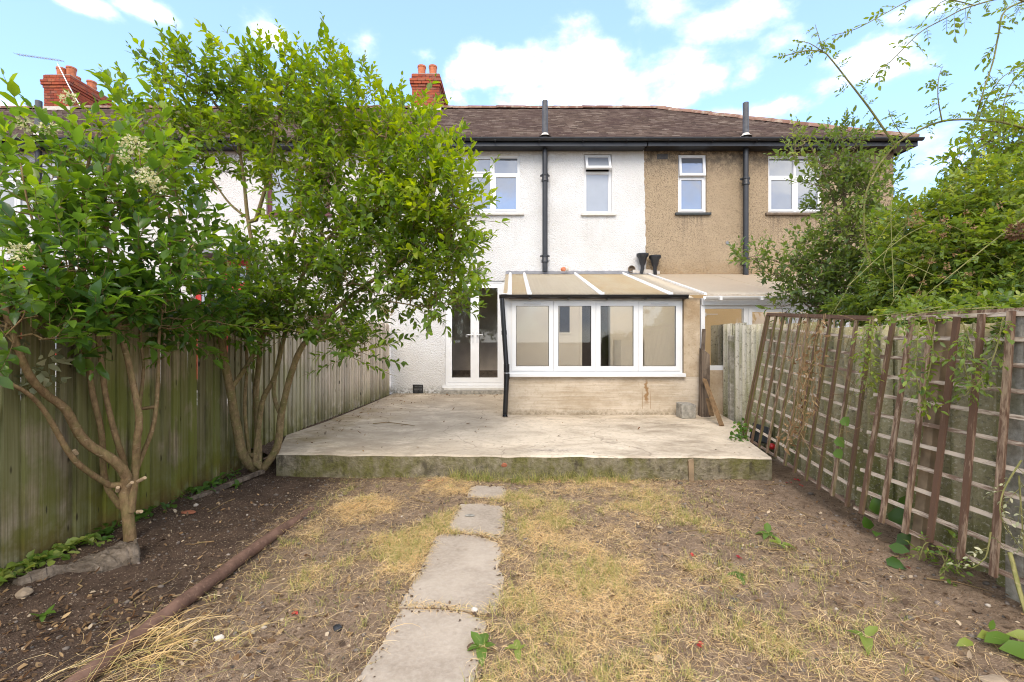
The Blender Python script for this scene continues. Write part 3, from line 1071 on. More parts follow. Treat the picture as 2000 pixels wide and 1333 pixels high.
def chimney(house, x0, x1, pots, ztop=9.02):
    y0, y1 = 13.18, 14.56
    zb = 7.9
    core = build('chimney', MB().box(x0 + .012, x1 - .012, y0 + .012, y1 - .012, zb - .6, ztop + .02), 'mortar', house)
    bw, bh, gap = .215, .065, .0105
    nb = 4
    L = (x1 - x0)
    bl = (L - gap * (nb - 1)) / nb
    fme = MB().box(-bl / 2, bl / 2, -.05, .05, 0, bh).mesh('brick', 'brick')
    hme = MB().box(-bl / 4, bl / 4, -.05, .05, 0, bh).mesh('brick', 'brick')
    D = y1 - y0
    ns = 6
    sl = (D - gap * (ns - 1)) / ns
    sme = MB().box(-.05, .05, -sl / 2, sl / 2, 0, bh).mesh('brick', 'brick')
    shme = MB().box(-.05, .05, -sl / 4, sl / 4, 0, bh).mesh('brick', 'brick')
    nc = int((ztop - zb) / (bh + gap))
    rr = random.Random(int(abs(x0) * 100))
    n = 0
    for c in range(nc):
        z = ztop - (nc - c) * (bh + gap)
        up = nc - 1 - c
        out = {0: .0, 1: .0, 2: .05, 3: .025}.get(up, 0.0)
        out = {0: .012, 1: .012, 2: .060, 3: .05, 4: .022}.get(up, 0.0)
        odd = c % 2
        # front courses
        ex = 1 + 2 * out / L
        if odd:
            cells = [(0.25, hme)] + [(k + 1.0, fme) for k in range(nb - 1)] + [(nb - .25, hme)]
        else:
            cells = [(k + .5, fme) for k in range(nb)]
        for u, me in cells:
            o = link('brick', me, core)
            xx = x0 + (u / nb) * L
            o.location = ((xx - (x0 + x1) / 2) * ex + (x0 + x1) / 2, y0 + .05 - out + rr.uniform(-.003, .003), z)
            o.scale = (ex, 1, 1); n += 1
        for side in (-1, 1):
            if odd:
                cells = [(k + .5, sme) for k in range(ns)]
            else:
                cells = [(.25, shme)] + [(k + 1.0, sme) for k in range(ns - 1)] + [(ns - .25, shme)]
            for u, me in cells:
                yy = y0 + .052 + (u / ns) * (D - .052)
                o = link('brick', me, core)
                o.location = ((x0 + .05 - out) if side < 0 else (x1 - .05 + out), yy, z)
                o.location.x += rr.uniform(-.003, .003)
                n += 1
    for (px_, py_, h) in pots:
        r = .115
        m = MB().lathe((px_, py_, ztop + .02), [(r * .86, 0), (r * .9, h * .3), (r, h - .05), (r * 1.1, h - .045), (r * 1.1, h), (r * .92, h), (r * .85, h - .12)])
        build('chimney_pot', m, 'terracotta', core, True)
        m = MB().lathe((px_, py_, ztop + .005), [(r * 1.25, 0), (r * 1.1, .03), (r * .9, .045)])
        build('flaunching', m, 'flashing', core, True)
    m = MB()
    zf = Z_E + SLOPE * (y0 - YE)
    m.box(x0 - .05, x1 + .05, y0 - .03, y0 + .01, zf - .06, zf + .10)
    for s in (x0 - .03, x1 + .012):
        m.hexa([(s, y0, zf - .05), (s + .018, y0, zf - .05), (s + .018, RIDGE_Y, RIDGE_Z - .05), (s, RIDGE_Y, RIDGE_Z - .05),
                (s, y0, zf + .12), (s + .018, y0, zf + .12), (s + .018, RIDGE_Y, RIDGE_Z + .1), (s, RIDGE_Y, RIDGE_Z + .1)])
    build('flashing', m, 'flashing', core)
    return core


HIP_X = 8.34


def roof(house, x0, x1, hip=False, seed=1):
    """one house's share of the tiled roof: a deck, tile courses, ridge tiles"""
    rr = np.random.default_rng(seed)
    sl = math.hypot(RIDGE_Y - YE, RIDGE_Z - Z_E)
    dy = (RIDGE_Y - YE) / sl; dz = (RIDGE_Z - Z_E) / sl
    g = .1; tw = .165
    n = int(sl / g)
    V, Q = [], []
    for c in range(n):
        s0 = c * g; s1 = s0 + g * 1.05
        xr = x1 if not hip else HIP_X - (s0 + .05) * dy
        off = (c % 2) * tw * .5
        k0 = math.floor((x0 - off) / tw); k1 = math.ceil((xr - off) / tw)
        for k in range(k0, k1):
            a = max(x0, off + k * tw + .002); b = min(xr, off + (k + 1) * tw - .002)
            if b - a < .02:
                continue
            lift = .016 + rr.uniform(-.004, .006); tl = rr.uniform(-.003, .003)
            ya, za = YE + s0 * dy, Z_E + s0 * dz
            yb, zb = YE + s1 * dy, Z_E + s1 * dz
            base = len(V)
            V += [(a, ya - lift * dz * .2, za + lift + tl), (b, ya - lift * dz * .2, za + lift - tl), (b, yb, zb + .004), (a, yb, zb + .004),
                  (a, ya, za - .002), (b, ya, za - .002)]
            Q += [(base, base + 1, base + 2, base + 3), (base + 4, base + 5, base + 1, base)]
    rf = MB()
    xr = HIP_X if hip else x1
    xtop = xr - (RIDGE_Y - YE) if hip else x1
    YB = 2 * RIDGE_Y - YE
    rf.add([(x0, YE, Z_E), (xr, YE, Z_E), (xtop, RIDGE_Y, RIDGE_Z), (x0, RIDGE_Y, RIDGE_Z)], [(0, 1, 2, 3)])
    if hip:
        rf.add([(xr, YE, Z_E), (xr, YB, Z_E), (xtop, RIDGE_Y, RIDGE_Z)], [(0, 1, 2)])
    rf.add([(x0, YB, Z_E), (xr, YB, Z_E), (xtop, RIDGE_Y, RIDGE_Z), (x0, RIDGE_Y, RIDGE_Z)], [(3, 2, 1, 0)])
    sm = MB().box(x0, xr - .03, YE + .024, YW + .1, Z_E - .135, Z_E - .125)
    build('soffit', sm, 'fascia_black', house)
    r = build('roof', rf, 'roof_tile', house)
    o = link('roof_tile', npmesh('roof_tile', V, Q, 'roof_tile'), r)
    o['kind'] = 'stuff'
    # ridge tiles
    L = .42
    prof = []
    for k in range(7):
        a = math.pi * k / 6
        prof.append((.13 * math.cos(a), .115 * math.sin(a) - .03))

    def ridge_mesh(L):
        v = []; f = []
        for e, sc in ((0, 1.0), (L + .02, .93)):
            for (w, h) in prof:
                v.append((e, w * sc, h * sc))
        for k in range(6):
            f.append((k, k + 1, 8 + k, 7 + k))
        f.append(tuple(range(6, -1, -1)))
        return poly('ridge_tile', v, f, 'ridge_clay', True)
    rm = ridge_mesh(L)
    rj = random.Random(seed)
    a = x0
    while a < xtop - .1:
        o = link('ridge_tile', rm, r)
        o.location = (a, RIDGE_Y, RIDGE_Z + rj.uniform(-.006, .012))
        o.rotation_euler = (rj.uniform(-.03, .03), rj.uniform(-.012, .012), 0)
        a += L
    if hip:
        p = Vector((HIP_X, YE, Z_E)); q = Vector((xtop, RIDGE_Y, RIDGE_Z))
        d = (q - p); ln = d.length; d.normalize()
        rot = d.to_track_quat('X', 'Z').to_euler()
        k = 0.0
        while k < ln - .1:
            o = link('hip_tile', rm, r)
            o.location = p + d * k + Vector((0, 0, rj.uniform(-.005, .012)))
            o.rotation_euler = rot
            k += L
    # fascia and gutter
    xe = xr if hip else x1
    m = MB().box(x0, xe - .02, YE - .004, YE + .022, Z_E - .15, Z_E - .012)
    if hip:
        m.box(xe - .02, xe + .004, YE - .004, YB, Z_E - .15, Z_E - .012)
    build('fascia', m, 'fascia_black', house)
    gm = MB()
    v = []; f = []
    K = 8
    for e in (x0, xe + (.05 if hip else 0)):
        for k in range(K + 1):
            a = math.pi * k / K
            v.append((e, YE - .062 - .056 * math.cos(a), Z_E - .012 - .058 * math.sin(a)))
        for k in range(K, -1, -1):
            a = math.pi * k / K
            v.append((e, YE - .062 - .049 * math.cos(a), Z_E - .010 - .051 * math.sin(a)))
    M = 2 * (K + 1)
    for k in range(M):
        k2 = (k + 1) % M
        f.append((k, k2, M + k2, M + k))
    f.append(tuple(range(M))); f.append(tuple(reversed(range(M, 2 * M))))
    gm.add(v, f)
    xx = x0 + .4
    while xx < xe - .1:       # brackets
        gm.box(xx, xx + .03, YE - .122, YE - .004, Z_E - .078, Z_E - .069)
        xx += .9
    build('gutter', gm, 'black_iron', house)
    return r


def soil_pipe(house, x, ztop, zbot, mat='black_iron', r=.055, y=9.52):
    m = MB()
    m.tube([(x, y, zbot), (x, y, ztop - .02)], r, 14)
    zz = [zbot + .26, zbot + 1.95]
    for z in zz:
        if z < Z_E - .3:
            m.lathe((x, y, z), [(r, -.07), (r * 1.35, -.065), (r * 1.35, -.02), (r * 1.18, -.01), (r * 1.18, .05), (r * 1.4, .055), (r * 1.4, .085), (r, .09)], 14)
            m.box(x - .10, x + .10, y + .02, y + .06, z + .055, z + .085)
    o = build('soil_pipe', m, mat, house, True)
    z0 = Z_E + SLOPE * (y - YE)
    m = MB().tube([(x, y, z0 - .03), (x, y, ztop)], [r * 1.12, r * 1.06], 14)
    build('vent_pipe', m, 'grey_iron', o, True)
    m = MB().lathe((x, y, z0), [(r * 2.3, .0), (r * 1.5, .035), (r * 1.2, .07)], 14)
    build('collar', m, 'flashing', o, True)
    return o


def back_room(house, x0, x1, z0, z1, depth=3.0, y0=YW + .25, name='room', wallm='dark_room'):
    m = MB()
    y1 = y0 + depth
    v = [(x0, y0, z0), (x1, y0, z0), (x1, y1, z0), (x0, y1, z0), (x0, y0, z1), (x1, y0, z1), (x1, y1, z1), (x0, y1, z1)]
    m.add(v, [(4, 7, 6, 5), (1, 5, 6, 2), (2, 6, 7, 3), (3, 7, 4, 0)])
    r = build(name, m, wallm, house)
    build('floor_boards', MB().add(v[:4], [(0, 1, 2, 3)]), 'room_floor', r)
    build('skirting', MB().box(x0, x1, y1 - .03, y1 - .004, z0, z0 + .16), 'sill_brown', r)
    return r


def shell(house, x0, x1, mat, end=False):
    """party/side walls and the front of the house so that it is a closed body"""
    m = MB()
    yb = 2 * RIDGE_Y - YW
    m.box(x0 + .01, x1 - .01, yb - .2, yb, -.1, Z_E - .05)
    if end:
        m.box(x1 - .22, x1 - .001, YW + .255, yb - .2, -.1, Z_E - .05)
    build('side_wall', m, mat, house)


ROW = 'terraced houses in the row behind the garden'
X_L2, X_L1, X_A, X_B, X_END = -13.3, -7.95, -2.56, 2.80, 8.10


def make_houses():
    # ---- far left houses
    for i, (x0, x1, lab) in enumerate(((X_L2 - 5.4, X_L2, 'house at the far left end of the row, mostly out of view'), (X_L2, X_L1, 'white house behind the left shrub with red ground floor door frames and brick chimney'),
                                       (X_L1, X_A, 'cream house hidden by the big shrub, with maroon upstairs window frame'))):
        h = thing('terraced_house', lab, 'house', ((x0 + x1) / 2, YW, 0), ROW)
        ops = []
        if i == 1:
            ops = [(-11.35, -9.55, 1.0, 3.06), (-11.2, -9.2, 3.9, 5.15)]
        if i == 2:
            ops = [(-6.75, -5.55, .3, 3.06), (-5.22, -3.86, 4.02, 5.12), (-7.1, -6.55, 4.05, 5.15)]
        build('wall', wall_mesh(x0, x1 - .002, -.1, Z_E - .06, ops), 'cream_dash' if i == 2 else 'white_dash', h)
        shell(h, x0, x1, 'white_dash')
        roof(h, x0, x1 - .001, False, 20 + i)
        if i == 1:
            window(h, -11.35, -9.55, 1.0, 3.06, [.5], .78, 'red_frame', ['frosted_glass', 'sky_glass'], 'sill_stone', fw=.11)
            window(h, -11.2, -9.2, 3.9, 5.15, [.33, .67], .68, 'upvc', ['sky_glass'], 'sill_stone')
            soil_pipe(h, -9.9, 6.36, 2.6)
            pts = [(-13.02, 13.45, .34), (-13.28, 13.85, .3), (-13.02, 14.1, .3), (-13.25, 14.35, .3), (-13.28, 13.42, .3)]
            chimney(h, -13.56, -12.80, pts, 9.05)
        if i == 2:
            window(h, -6.75, -5.55, .3, 3.06, [.5], .80, 'red_frame', ['frosted_glass', 'sky_glass'], 'sill_stone', fw=.08)
            window(h, -5.22, -3.86, 4.02, 5.12, [.5], 0, 'maroon_frame', ['frosted_glass', 'frosted_glass'], 'maroon_frame', fw=.06)
            window(h, -7.1, -6.55, 4.05, 5.15, [], .65, 'upvc', ['sky_glass'], 'sill_stone')
            m = MB().box(-6.95, -5.3, YW - .55, YW, 3.1, 3.16)
            build('door_canopy', m, 'lead', h)
    # ---- the white house
    h = thing('terraced_house', 'white pebbledashed house with french doors and a kitchen lean-to', 'house', (0, YW, 0), ROW)
    ops = [(-1.52, .17, 4.06, 5.30), (1.53, 2.115, 4.05, 5.31), (-1.42, -.16, .40, 2.62), (.96, 1.26, 1.48, 2.11), (1.46, 2.1, .30, 2.35)]
    build('wall', wall_mesh(X_A, X_B, -.1, Z_E - .06, ops), 'white_dash', h)
    # ragged edge of the white paint over the neighbour's render
    rj = random.Random(4)
    v = []; f = []
    N = 60
    for k in range(N + 1):
        z = 2.72 + (Z_E - .08 - 2.72) * k / N
        v += [(2.70, YW - .004, z), (2.795 + .055 * (1 - k / N) + rj.uniform(-.012, .012), YW - .004, z)]
        if k:
            b = 2 * k
            f.append((b - 2, b - 1, b + 1, b))
    link('paint_edge', poly('paint_edge', v, f, 'white_dash'), h)
    shell(h, X_A, X_B, 'white_dash')
    roof(h, X_A, X_B - .001, False, 31)
    chimney(h, -2.90, -2.10, [(-2.66, 13.42, .33), (-2.33, 13.42, .33), (-2.66, 13.95, .3), (-2.33, 14.2, .3)], 9.08)
    window(h, -1.52, .17, 4.06, 5.30, [.335, .66], .67, 'upvc', ['sky_glass', 'sky_glass', 'sky_glass', 'sky_glass', 'sky_glass', 'fix:sky_glass'], 'sill_stone')
    window(h, 1.53, 2.115, 4.05, 5.31, [], .70, 'upvc', ['fix:frosted_glass', 'frosted_glass'], 'sill_stone', tilt={(0, 'hi'): math.radians(24)})
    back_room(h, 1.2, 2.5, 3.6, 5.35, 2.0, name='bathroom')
    soil_pipe(h, .69, 6.36, 2.79)
    # french doors
    df = MB()
    yd = YW + .03
    x0, x1, z0, z1 = -1.42, -.16, .40, 2.62
    frame_bars(df, x0, x1, z0, z1, .055, yd, yd + .075)
    df.box(x0 - .05, x1 + .0, YW - .055, yd, z0 - .05, z0 - .004)
    fr = build('door_frame', df, 'upvc', h)
    xm = (x0 + x1) / 2
    for s, (a, b) in enumerate(((x0 + .055, xm), (xm + .002, x1 - .055))):
        m = MB()
        st = .092
        y = yd + (.004 if s else .006)
        m.box(a, a + st, y, y + .06, z0 + .058, z1 - .058); m.box(b - st, b, y, y + .06, z0 + .058, z1 - .058)
        m.box(a + st, b - st, y, y + .06, z0 + .058, z0 + .16); m.box(a + st, b - st, y, y + .06, z1 - .15, z1 - .058)
        d = build('door', m, 'upvc', h)
        build('pane', MB().box(a + st, b - st, y + .025, y + .031, z0 + .16, z1 - .15), 'clear_glass', d)
        hm = MB()
        hx = b - st * .5 if s == 0 else a + st * .5
        hm.box(hx - .016, hx + .016, y - .008, y, 1.30, 1.53)
        sg = -1 if s == 0 else 1
        hm.tube([(hx, y - .008, 1.47), (hx, y - .05, 1.47)], .010, 8)
        hm.tube([(hx - sg * .01, y - .05, 1.47), (hx + sg * .125, y - .052, 1.47)], .010, 8)
        build('handle', hm, 'upvc_grey', d)
        build('gasket', MB().box(a + st - .006, a + st, y - .001, y + .02, z0 + .16, z1 - .15), 'black_plastic', d)
    back_room(h, -2.3, .75, .42, 2.72, 1.9, wallm='room_wall')
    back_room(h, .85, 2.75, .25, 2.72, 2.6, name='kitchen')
    # step under the doors
    m = MB().box(-1.50, -.12, YW - .20, YW - .002, PT - .02, PT + .075)
    build('door_step', m, 'old_block', h, bevel=.012)
    m = MB().box(-1.44, -.14, YW - .10, YW - .003, PT + .075, .352)
    build('threshold', m, 'sill_stone', h, bevel=.008)
    # air brick
    m = MB()
    gx0, gx1, gz0, gz1 = -2.10, -1.89, .235, .415
    frame_bars(m, gx0, gx1, gz0, gz1, .018, YW - .016, YW - .002)
    for k in range(5):
        z = gz0 + .018 + (k + .5) * (gz1 - gz0 - .036) / 5
        m.box(gx0 + .018, gx1 - .018, YW - .012, YW - .003, z - .008, z + .008)
    g = build('air_vent', m, 'black_plastic', h)
    # waste hole and the two rainwater hoppers
    m = MB().lathe((2.53, YW - .03, 2.86), [(.066, -.02), (.078, 0), (.078, .02), (.062, .022), (.06, -.03)], 16, 'y')
    m.lathe((2.53, YW - .006, 2.86), [(.001, 0), (.06, .0)], 16, 'y')
    build('waste_pipe', m, 'sill_brown', h, True)
    for (hx, hz, lean) in ((2.73, 3.02, -.06), (2.99, 2.98, .05)):
        m = MB()
        y = YW - .14
        m.lathe((hx, y, hz), [(.035, -.17), (.04, -.1), (.062, -.06), (.085, .05), (.125, .10), (.125, .145), (.105, .145), (.095, .10), (.05, -.03)], 16)
        m.tube([(hx, y, hz - .15), (hx + lean * .3, y + .02, hz - .26)], .036, 12)
        build('hopper', m, 'black_iron', h, True)
    m = MB()
    for k in range(14):
        a = rj.uniform(2.58, 3.08); s = rj.uniform(.03, .06)
        c = Vector((a, YW - .03, 2.775 + rj.uniform(0, .04)))
        m.hexa([c + Vector((x * s * rj.uniform(.8, 1.3), y * s * .8, z * s * rj.uniform(.6, 1))) for x, y, z in ((-1, -1, -1), (1, -1, -1), (1, 1, -1), (-1, 1, -1), (-1, -1, 1), (1, -1, 1), (1, 1, 1), (-1, 1, 1))])
    build('mortar_patch', m, 'flashing', h)

    # ---- the brown house
    b = thing('terraced_house', 'brown pebbledashed end house with hipped roof, right of the white house', 'house', (5.4, YW, 0), ROW)
    ops = [(3.525, 4.13, 4.06, 5.31), (5.44, 6.60, 4.06, 5.29)]
    build('wall', wall_mesh(X_B + .001, X_END, -.1, Z_E - .06, ops), 'brown_dash', b)
    shell(b, X_B, X_END, 'brown_dash', True)
    roof(b, X_B, 0, True, 41)
    window(b, 3.525, 4.13, 4.06, 5.31, [], .62, 'upvc', ['sky_glass', 'fix:sky_glass'], 'sill_dark', tilt={(0, 'hi'): math.radians(7)})
    window(b, 5.44, 6.60, 4.06, 5.29, [.51], .63, 'upvc', ['sky_glass', 'fix:sky_glass', 'sky_glass', 'fix:sky_glass'], 'sill_brown')
    soil_pipe(b, 4.89, 6.32, 2.72)
    m = MB()
    frame_bars(m, 3.08, 3.30, 5.20, 5.30, .014, YW - .014, YW - .002)
    for k in range(3):
        m.box(3.095, 3.285, YW - .01, YW - .003, 5.222 + k * .024, 5.236 + k * .024)
    build('air_vent', m, 'grey_iron', b)
    m = MB().lathe((4.57, YW - .01, 3.42), [(.0, .012), (.03, .01), (.04, 0)], 10, 'y')
    build('wall_tie', m, 'lead', b)


# ------------------------------------------------------------------ lean-to extensions
YF = 6.86
XL, XR = -.115, 2.83


def roof_z(y):
    return 2.035 + (y - 6.78) / (YW - 6.78) * (2.765 - 2.035)


def roof_sheet(parent, x0, x1, y0, y1, mat, dz=0.0):
    m = MB()
    N = max(2, int((x1 - x0) / .03))
    v = []; f = []
    for k in range(N + 1):
        x = x0 + (x1 - x0) * k / N
        b = .0022 * (k % 2)
        for (y, t) in ((y0, 0), (y1, 0), (y0, -.012), (y1, -.012)):
            v.append((x, y, roof_z(y) + dz + b + t))
    for k in range(N):
        i = 4 * k; j = i + 4
        f += [(i, j, j + 1, i + 1), (i + 2, j + 2, j, i)]      # single translucent skin with a turned down lip
    m.add(v, f)
    return build('roof_sheet', m, mat, parent)


def make_leanto():
    e = thing('lean_to', 'kitchen lean-to with four white framed windows on a stained rendered wall', 'extension', (1.3, YF, PT))
    zs = .80
    # stub walls
    build('low_wall', MB().box(XL + .03, XR - .01, YF, YF + .2, PT - .03, zs), 'board_marked_render', e)
    build('side_pier', MB().box(2.59, XR, YF - .004, YF + .21, zs + .001, 1.985), 'rough_render', e)
    build('party_wall', MB().box(2.62, XR - .012, YF + .21, YW - .02, PT - .03, 1.96).hexa([(2.62, YF + .21, 1.96), (XR - .012, YF + .21, 1.96), (XR - .012, YW - .02, 1.96), (2.62, YW - .02, 1.96), (2.62, YF + .21, 2.02), (XR - .012, YF + .21, 2.02), (XR - .012, YW - .02, roof_z(YW - .02) - .03), (2.62, YW - .02, roof_z(YW - .02) - .03)]), 'interior_beige', e)
    build('low_wall', MB().box(XL + .03, XL + .15, YF + .2, YW - .02, PT - .03, zs), 'rough_render', e)
    # inner linings : back wall with a kitchen window and doorway
    ops = [(.97, 1.25, 1.49, 2.10), (1.48, 2.08, PT, 2.34)]
    m = wall_mesh(-.08, 2.62, PT - .02, 2.70, ops, YW - .03, .026)
    bw = build('back_wall', m, 'interior_beige', e)
    fm = MB(); frame_bars(fm, .97, 1.25, 1.49, 2.10, .03, YW - .045, YW - .02)
    build('inner_window', fm, 'interior_beige', bw)
    fm = MB().box(1.425, 1.48, YW - .05, YW - .031, PT, 2.40).box(2.08, 2.135, YW - .05, YW - .031, PT, 2.40).box(1.48, 2.08, YW - .05, YW - .031, 2.34, 2.40)
    build('door_lining', fm, 'interior_beige', bw)
    # cupboards inside, only the tops are seen through the glass
    cm = MB().box(2.16, 2.60, YW - .65, YW - .06, PT, 1.36)
    build('cupboard', cm, 'interior_beige', e)
    build('inner_floor', MB().box(-.08, 2.62, YF + .2, YW - .03, PT, PT + .01), 'pale_tile', e)
    # window frame
    zx0, zx1 = XL + .07, 2.575
    z0, z1 = zs + .055, 1.975
    m = MB()
    frame_bars(m, zx0, zx1, z0, z1, .035, YF + .02, YF + .09)
    wf = build('window_frame', m, 'upvc', e)
    build('sill', MB().box(XL + .03, 2.60, YF - .07, YF + .12, zs + .001, z0), 'upvc', wf, bevel=.008)
    xs = [zx0 + .035 + (zx1 - zx0 - .07) * k / 4 for k in range(5)]
    for k in range(4):
        a, b = xs[k] + .002, xs[k + 1] - .002
        w = sash(e, a, b, z0 + .037, z1 - .037, YF + .0, .068, 'upvc', 'clear_glass', name='casement')
        # rubber line round each pane
        g = MB(); frame_bars(g, a + .068, b - .068, z0 + .105, z1 - .105, .007, YF + .010, YF + .018)
        build('gasket', g, 'black_plastic', w)
        if k in (0, 3):
            t = MB().box((a + b) / 2 - .13, (a + b) / 2 + .13, YF - .012, YF, z1 - .085, z1 - .065)
            build('trickle_vent', t, 'upvc_grey', w)
    # side glazing on the left
    m = MB()
    zt = 2.0
    m.box(XL + .035, XL + .065, YF + .1, YW - .03, zs, zs + .06)
    for k in range(4):
        y = YF + .12 + k * (YW - YF - .2) / 3
        m.hexa([(XL + .035, y, zs + .06), (XL + .065, y, zs + .06), (XL + .065, y + .07, zs + .06), (XL + .035, y + .07, zs + .06),
                (XL + .035, y, roof_z(y) - .05), (XL + .065, y, roof_z(y) - .05), (XL + .065, y + .07, roof_z(y + .07) - .05), (XL + .035, y + .07, roof_z(y + .07) - .05)])
    sf = build('side_frame', m, 'upvc', e)
    y0, y1 = YF + .1, YW - .03
    build('side_pane', MB().hexa([(XL + .047, y0, zs + .06), (XL + .053, y0, zs + .06), (XL + .053, y1, zs + .06), (XL + .047, y1, zs + .06),
                                     (XL + .047, y0, roof_z(y0) - .05), (XL + .053, y0, roof_z(y0) - .05), (XL + .053, y1, roof_z(y1) - .05), (XL + .047, y1, roof_z(y1) - .05)]), 'clear_glass', sf)
    build('corner_post', MB().box(XL + .0, XL + .068, YF + .001, YF + .095, zs + .06, 1.99), 'upvc', sf)
    # eaves beam
    build('eaves_beam', MB().box(XL, 2.66, YF - .01, YF + .12, 1.978, 2.03), 'sill_brown', e)
    # roof sheets and bars
    bars = [-.035, .26, 1.335, 2.355]
    edges = [XL - .02] + bars + [2.86]
    mats = ['roof_sheet_tan', 'roof_sheet_tan', 'roof_sheet_pale', 'roof_sheet_tan', 'roof_sheet_grey']
    for k in range(5):
        if edges[k + 1] - edges[k] < .1:
            continue
        roof_sheet(e, edges[k] + .004, edges[k + 1] - .004, 6.78, YW - .01, mats[k])
    for x in bars:
        y0, y1 = 6.76, YW - .02
        m = MB()
        w = .034
        v = []
        for y in (y0, y1):
            z = roof_z(y)
            v += [(x - w, y, z + .004), (x - w * .6, y, z + .03), (x, y, z + .04), (x + w * .6, y, z + .03), (x + w, y, z + .004)]
        f = [(i, i + 1, i + 6, i + 5) for i in range(4)] + [(4, 3, 2, 1, 0), (5, 6, 7, 8, 9), (0, 5, 9, 4)]
        m.add(v, f)
        m.box(x - .034, x + .034, y0 - .014, y0 - .001, roof_z(y0) - .012, roof_z(y0) + .036)
        build('glazing_bar', m, 'upvc', e)
    build('ledge', MB().box(XL - .05, -.07, 6.72, 6.9, 2.032, 2.045), 'upvc', e)
    # lead flashing against the house
    m = MB()
    N = 40
    rj = random.Random(8)
    v = []; f = []
    for k in range(N + 1):
        x = XL - .02 + (2.9 - XL) * k / N
        j = rj.uniform(-.008, .01)
        v += [(x, YW - .012, roof_z(YW) + .06 + j), (x, YW - .02, roof_z(YW) + .015), (x, YW - .13 + j, roof_z(YW - .13) + .012)]
        if k:
            b = 3 * k
            f += [(b - 3, b - 2, b + 1, b), (b - 2, b - 1, b + 2, b + 1)]
    m.add(v, f)
    build('lead_flashing', m, 'lead', e)
    # black gutter
    m = MB()
    v = []; f = []
    K = 7
    xa, xb = XL - .07, 2.60
    yc, zc, r = 6.735, 2.022, .052
    for x in (xa, xb):
        for k in range(K + 1):
            a = math.pi * k / K
            v.append((x, yc - r * math.cos(a), zc - r * math.sin(a)))
        for k in range(K, -1, -1):
            a = math.pi * k / K
            v.append((x, yc - (r - .006) * math.cos(a), zc + .002 - (r - .006) * math.sin(a)))
    M = 2 * (K + 1)
    for k in range(M):
        f.append((k, (k + 1) % M, M + (k + 1) % M, M + k))
    f.append(tuple(range(M))); f.append(tuple(reversed(range(M, 2 * M))))
    m.add(v, f)
    for k in range(5):
        x = .25 + k * .58
        m.box(x, x + .03, yc - r - .006, YF, zc - r - .006, zc - r + .006)
    m.box(xa - .004, xa, yc - r, yc + r, zc - r, zc)
    build('gutter', m, 'black_plastic', e)
    # crooked downpipe in two lengths
    a = Vector((XL - .035, 6.735, 1.975)); k1 = Vector((XL + .035, 6.70, .93)); k2 = Vector((XL + .04, 6.70, .80)); bt = Vector((XL + .012, 6.665, PT + .015))
    m = MB().tube([a, a + (k1 - a) * .5, k1], .036, 12)
    m.tube([k1 + Vector((0, 0, .07)), k1 - Vector((0, 0, .05))], .044, 12)
    m.tube([a + (k1 - a) * .46, a + (k1 - a) * .52], .041, 12)
    build('downpipe', m, 'black_plastic', e, True)
    m = MB().tube([k1 - Vector((0, 0, .05)), k2 + Vector((0, 0, .02))], .032, 12)
    build('pipe_joint', m, 'steel', e, True)
    m = MB().tube([k2 + Vector((0, 0, .05)), k2 + (bt - k2) * .9, bt, bt + Vector((.004, -.05, .0))], [.037, .037, .037, .036], 12, caps=False)
    m.tube([k2 + Vector((0, 0, .06)), k2 - Vector((0, 0, .02))], .043, 12)
    build('downpipe', m, 'black_plastic', e, True)
    build('pipe_board', MB().box(XL - .01, XL + .025, YF + .01, YF + .08, PT, .9), 'old_timber', e)

    # ---- the neighbour's lean-to
    g = thing('lean_to', "neighbour's lean-to with cream plastic roof and white gutter behind the trellis", 'extension', (4.3, YF, PT))
    x0, x1 = 2.87, 6.4
    for (a, b, mt) in ((2.905, 4.2, 'roof_sheet_cream'), (4.2, 5.4, 'roof_sheet_cream'), (5.4, 6.4, 'roof_sheet_cream')):
        roof_sheet(g, a + .003, b - .003, 6.80, YW - .01, mt, -.004)
    m = MB()
    y0, y1 = 6.78, YW - .02
    m.hexa([(2.862, y0, roof_z(y0) - .01), (2.905, y0, roof_z(y0) - .01), (2.905, y1, roof_z(y1) - .01), (2.862, y1, roof_z(y1) - .01),
            (2.862, y0, roof_z(y0) + .022), (2.905, y0, roof_z(y0) + .022), (2.905, y1, roof_z(y1) + .022), (2.862, y1, roof_z(y1) + .022)])
    build('edge_bar', m, 'upvc', g)
    m = MB()
    v = []; f = []
    yc, zc, r = 6.73, 2.005, .055
    for x in (2.85, 6.3):
        for k in range(K + 1):
            a = math.pi * k / K
            v.append((x, yc - r * math.cos(a), zc - r * math.sin(a)))
        for k in range(K, -1, -1):
            a = math.pi * k / K
            v.append((x, yc - (r - .006) * math.cos(a), zc + .002 - (r - .006) * math.sin(a)))
    for k in range(M):
        f.append((k, (k + 1) % M, M + (k + 1) % M, M + k))
    f.append(tuple(range(M))); f.append(tuple(reversed(range(M, 2 * M))))
    m.add(v, f)
    for k in range(5):
        x = 3.05 + k * .6
        m.box(x, x + .035, yc - r - .008, yc + r, zc - r - .008, zc)
    build('gutter', m, 'upvc', g)
    build('eaves_beam', MB().box(2.85, 6.3, YF - .03, YF + .12, 1.88, 1.985), 'upvc_grey', g)
    m = MB()
    ys = YF + .02
    xs = [2.88, 3.54, 4.25, 5.0, 5.7, 6.3]
    m.box(2.845, 2.905, ys - .03, ys + .07, PT, 1.88)
    for x in xs[1:]:
        m.box(x - .035, x + .035, ys, ys + .07, .9, 1.88)
    m.box(2.905, 6.3, ys + .001, ys + .069, 1.83, 1.88); m.box(2.905, 6.3, ys + .001, ys + .069, .9, .97)
    wf = build('window_frame', m, 'upvc', g)
